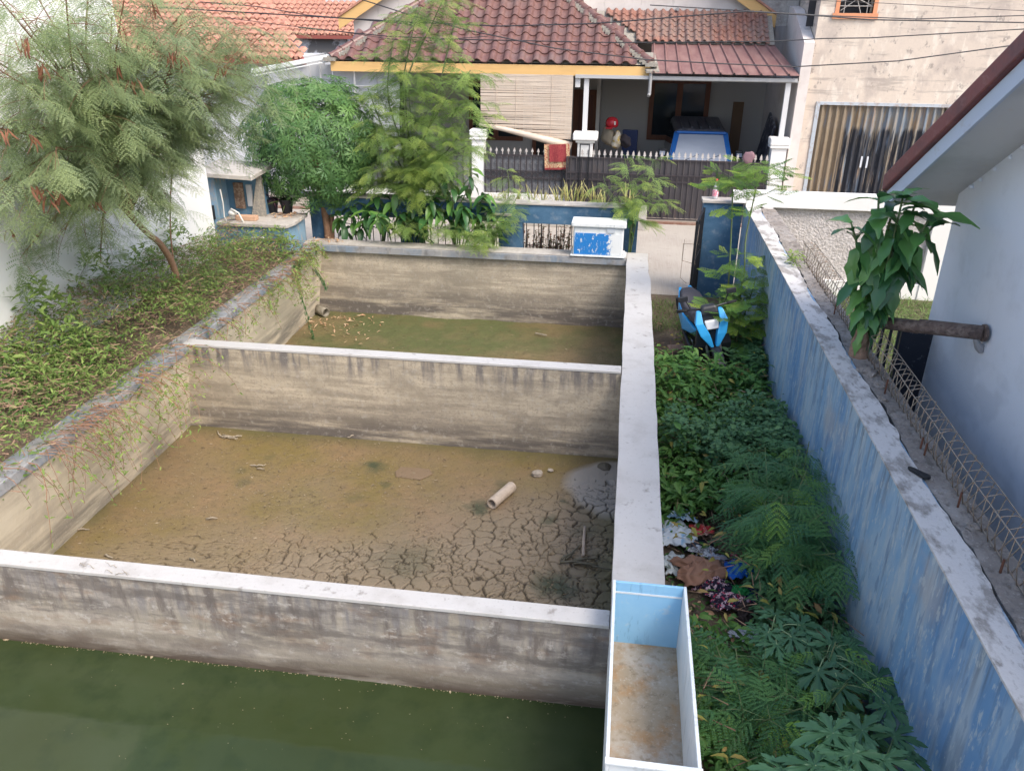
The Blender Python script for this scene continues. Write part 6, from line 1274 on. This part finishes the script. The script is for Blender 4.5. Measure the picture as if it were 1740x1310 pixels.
# hanging grassy strands
KHs=[oval(.055,.012,.2,.7,2,0,s) for s in range(2)]
for i,(pth_,lab) in enumerate((([(500,452),(512,500),(528,560),(535,590)],'long green strand hanging into the far pond from the left wall'),([(500,450),(505,480),(520,530),(532,575)],'second long strand hanging beside the longest one into the far pond'),([(515,448),(530,450),(545,470),(555,488)],'short strand arching right over the corner of the far pond'),([(520,450),(538,462),(550,480)],'shortest strand at the far corner of the pond wall'))):
    P=curve([Py(x_,y_,12.9 if i<2 else 13.9) for x_,y_ in pth_],6); t=thing('hanging_strand',lab,'strand',P[0]); MB().tube(P,.004,4,False).build('stem',mBed,t); col=LC()
    for p in P:
        for k in range(6): col.add(p+Vector((fr(-.03,.03),fr(-.03,.03),fr(-.03,.03))),fr(0,6.28),fr(-1.4,-.9),0,fr(.8,1.4),fr(0,.4))
    col.obj('leaves',KHs,mHerbG,t)
# --- yellowish spiky plants along the house fence
mSpk=mat('spiky_leaf',(.20,.24,.07),.5,[((2,2,8),.45,.6,(.42,.38,.16),.8)],tint=(.42,.38,.15))
sl1=oval(.42,.028,.5,.12,5)
def spikemesh2(s):
    me=leaves_mesh('leaf',[sl1],np.zeros(1,int),np.zeros((1,3)),rotm(np.array([0.]),np.array([0.]),np.array([0.])),np.array([1.]),np.array([s]),mSpk); return me
SPm=[spikemesh2(s) for s in (0,.5,1)]
proto=None
for i,(x_,w_) in enumerate(((842,.5),(862,.6),(880,.7),(905,.9),(925,.7),(948,.9),(968,1.1),(985,1.15),(1008,1.1),(1024,.8),(1068,1.1))):
    p=Py(x_,346,20.2); 
    lab=['leftmost small spiky plant below the rug','second spiky plant from the left pillar','third spiky plant from the left pillar','spiky plant left of the middle of the fence','small spiky plant under the rug edge','spiky plant just left of the gate start','tall yellowish spiky plant at the left end of the gate','tallest spiky plant beneath the latch loop','spreading spiky plant right of the latch loop','low spiky plant right of the spreading one','isolated spiky plant behind the feathery shrub by the ice box'][i]
    t=thing('spiky_plant',lab,'plant',(p.x,20.2,.55),group='spiky plants along the kerb')
    for k in range(13): 
        m=Matrix.Translation((p.x+fr(-.1,.1),20.2+fr(-.05,.05),.54))@Matrix.Rotation(fr(0,6.28),4,'Z')@Matrix.Rotation(-fr(.9,1.5),4,'Y')@Matrix.Scale(w_*1.25*fr(.7,1.15),4); link('leaf',SPm[random.randrange(3)],t,m)
struct('kerb_planter',MB().box(-4.0,.55,20.0,20.4,.008,.55),mConcTop,bevel=.01)
# --- reddish shrubs seen through the fence opening
mRedS=mat('opening_leaf',(.09,.12,.04),.6,trans=.3,tint=(.30,.12,.05))
for i,(x_,lab) in enumerate(((905,'twiggy red and green shrub behind the bars, left in the opening'),(935,'leafier shrub in the middle of the barred opening'),(962,'shrub behind the bars beside the ice box'))):
    p=Py(x_,415,15.6); t=thing('twiggy_shrub',lab,'shrub',(p.x,15.6,0)); mb=MB(); col=LC()
    for k in range(26):
        a=Vector((p.x+fr(-.25,.25),15.6+fr(-.1,.1),.0)); e=a+Vector((fr(-.12,.12),fr(-.1,.1),fr(.7,1.22))); mb.tube([a,a.lerp(e,.5)+Vector((fr(-.05,.05),0,0)),e],.006,4,False)
        for q in range(16): col.add(a.lerp(e,fr(.35,1)),fr(0,6.28),fr(-.3,1),fr(-.5,.5),fr(.6,1.1),(1 if fr(0,1)<.3 else fr(0,.4)))
    mb.build('stems',mDryS,t); col.obj('leaves',[oval(.075,.035,.3,.3,3)],mRedS,t)
# ------------------------------------------------------------------ rubbish and clothes in the strip
def cloth(label,px,py,w_,d_,m,seed,z=.05,h=.16,name='discarded_cloth',cat='cloth',nf=5,rz=0):
    flo,fhi=(4,11) if name=='discarded_cloth' else (2,6)
    if name!='discarded_cloth': h*=.7; w_*=1.15; d_*=1.15
    w_*=1.15; d_*=1.15; c=Pz(px,py,.12); r=np.random.default_rng(seed); n=34; xs=np.linspace(-1,1,n); X,Y=np.meshgrid(xs,xs); R2=np.sqrt(X**2+Y**2)
    ang_=np.arctan2(Y,X); edge=1+.18*np.sin(3*ang_+seed)+.12*np.sin(7*ang_+2*seed); 
    Xw=X*edge*w_/2+.012*np.sin(Y*14+seed); Yw=Y*edge*d_/2+.012*np.sin(X*13)
    Z=np.zeros_like(X)
    for k in range(nf+5):
        a=r.uniform(0,math.pi); f=r.uniform(flo,fhi); ph=r.uniform(0,6); Z+=(1-np.abs(np.sin((X*np.cos(a)+Y*np.sin(a))*f+ph+1.2*np.sin((X*np.sin(a)-Y*np.cos(a))*3+ph))))*r.uniform(.4,1)/(nf+3)
    Z=Z*h*.8+h*.9*np.clip(1-R2**2*.8,0,1); keep=None
    V=np.stack([Xw,Yw,Z],-1).reshape(-1,3); cs,sn=math.cos(rz),math.sin(rz); V=np.stack([V[:,0]*cs-V[:,1]*sn,V[:,0]*sn+V[:,1]*cs,V[:,2]],-1)
    F=[]
    for i in range(n-1):
        for j in range(n-1):
            if R2[i,j]<1.12+.1*math.sin(ang_[i,j]*5+seed): F.append((i*n+j,i*n+j+1,(i+1)*n+j+1,(i+1)*n+j))
    me=bpy.data.meshes.new(name); me.from_pydata(V.tolist(),[],F); bm_=bmesh.new(); bm_.from_mesh(me); bmesh.ops.delete(bm_,geom=[v for v in bm_.verts if not v.link_faces],context='VERTS'); bm_.to_mesh(me); bm_.free()
    me.materials.append(m); me.shade_smooth()
    o=bpy.data.objects.new(name,me); C.objects.link(o); o.location=(c.x,c.y,z); md=o.modifiers.new('s','SOLIDIFY'); md.thickness=.006; return tag(o,label,cat)
def cm(name,col,layers=(),rough=.9): return mat(name,col,rough,layers,[(120,.2,.002)])
mDots=cm('dotted_cloth',(.02,.015,.035),[((24,24,24),.53,.55,(.62,.45,.5),.95),((33,33,33),.58,.60,(.45,.03,.08),.9)])
cloth('crumpled brown cloth heap next to the white wall edge',1190,972,.42,.36,cm('brown_cloth',(.30,.165,.11)),1,.08,.14)
cloth('bright blue crumpled cloth in the rubbish',1258,978,.24,.22,cm('blue_cloth',(.015,.12,.50)),2,.14,.12)
cloth('maroon pink cloth folded above the blue cloth',1262,955,.2,.1,cm('maroon_cloth',(.33,.06,.10)),3,.14,.1)
cloth('dark cloth with pink and white dots below the brown heap',1215,992,.28,.2,mDots,4,.05,.1)
cloth('dark cloth with white rings lying lowest in the rubbish',1240,1022,.32,.2,mDots,14,.08,.1)
cloth('black cloth between the brown heap and the blue cloth',1238,1000,.3,.2,cm('black_cloth',(.012,.012,.03)),5,.03,.1)
cloth('grey flowered rag right of the brown heap',1222,960,.2,.14,cm('flowered_rag',(.10,.08,.08),[((30,30,30),.52,.58,(.4,.28,.25),.8)]),6,.05,.1)
cloth('dark brown rag at the lower end of the rubbish',1268,1040,.16,.24,cm('dark_brown_rag',(.05,.035,.03)),7,.06,.12)
cloth('red plastic packet near the white bags',1192,903,.16,.13,cm('red_plastic',(.5,.05,.05),[((14,14,14),.54,.58,(.6,.4,.35),.9)],.4),8,.12,.08,'plastic_packet','packet')
cloth('white and pale blue plastic bag by the wall edge',1150,905,.3,.34,cm('white_bag',(.60,.66,.70),[((9,9,9),.55,.6,(.2,.42,.65),.8)],.4),9,.06,.14,'plastic_bag','bag')
cloth('blue white crumpled plastic sheet above the white bag',1160,880,.2,.14,cm('bluewhite_bag',(.35,.55,.75),[((12,12,12),.5,.6,(.7,.75,.78),.8)],.35),10,.12,.12,'plastic_bag','bag')
cloth('white plastic bag lowest at the wall edge',1142,950,.16,.26,cm('dirty_white_bag',(.50,.55,.55),(),.45),11,.04,.1,'plastic_bag','bag')
cloth('black plastic piece among the white bags',1182,920,.26,.18,cm('black_plastic_bag',(.012,.014,.02),(),.3),12,.04,.1,'plastic_bag','bag')
cloth('silvery wrapper by the maroon cloth',1218,947,.14,.1,cm('silver_wrap',(.45,.47,.55),(),.35),13,.08,.08,'wrapper','wrapper')
cloth('green plastic scrap between the dotted cloths',1258,1008,.12,.1,cm('green_plastic',(.02,.22,.05),(),.4),15,.14,.04,'plastic_scrap','plastic')
cloth('dark blue cloth half under the shrub at the right of the rubbish',1285,1010,.2,.26,cm('navy_cloth',(.01,.025,.10)),16,.03,.12)
cloth('grey white printed bag below the rubbish pile',1275,1072,.26,.18,cm('printed_bag',(.50,.52,.55),[((20,20,20),.5,.56,(.2,.22,.25),.7)],.5),17,.05,.08,'plastic_bag','bag')
cloth('pale silvery tangle under the white bag pile',1195,935,.18,.12,cm('silver_tangle',(.55,.58,.62),[((30,30,30),.5,.55,(.05,.05,.07),.8)],.5),18,.08,.1,'plastic_bag','bag')
mTan=mat('tan_paver',(.32,.22,.17),.9,[(8,.45,.65,(.40,.30,.24),.6)],[(30,.3,.005)])
for i,(x_,y_,w_,d_,a,lab) in enumerate(((1222,1245,.3,.26,.3,'tan stone slab among the weeds beside the tank'),(1212,1130,.16,.12,.8,'smaller tan slab half hidden in weeds by the tank'),(1150,600,.3,.2,.2,'pale slab in the weeds left of the scooter'),(1160,650,.3,.25,.1,'pale slab in the weeds nearer than the scooter'))):
    p=Pz(x_,y_,.06); o=MB().prism([(-w_/2,-d_/2),(w_/2,-d_/2.4),(w_/2.2,d_/2),(-w_/2.1,d_/2.2)],'z',0,.05).build('paving_slab',mTan,bevel=.006); o.location=(p.x,p.y,.02 if i<2 else .12); o.rotation_euler=(.05,-.04,a); tag(o,lab,'slab')
litter('leaf_litter','scattered dry leaves and bits between the rubbish and the tank','leaf litter',1.1,5.2,.01,.35,.9,300,.08,.03,mDeadLeaf,71,'stuff')
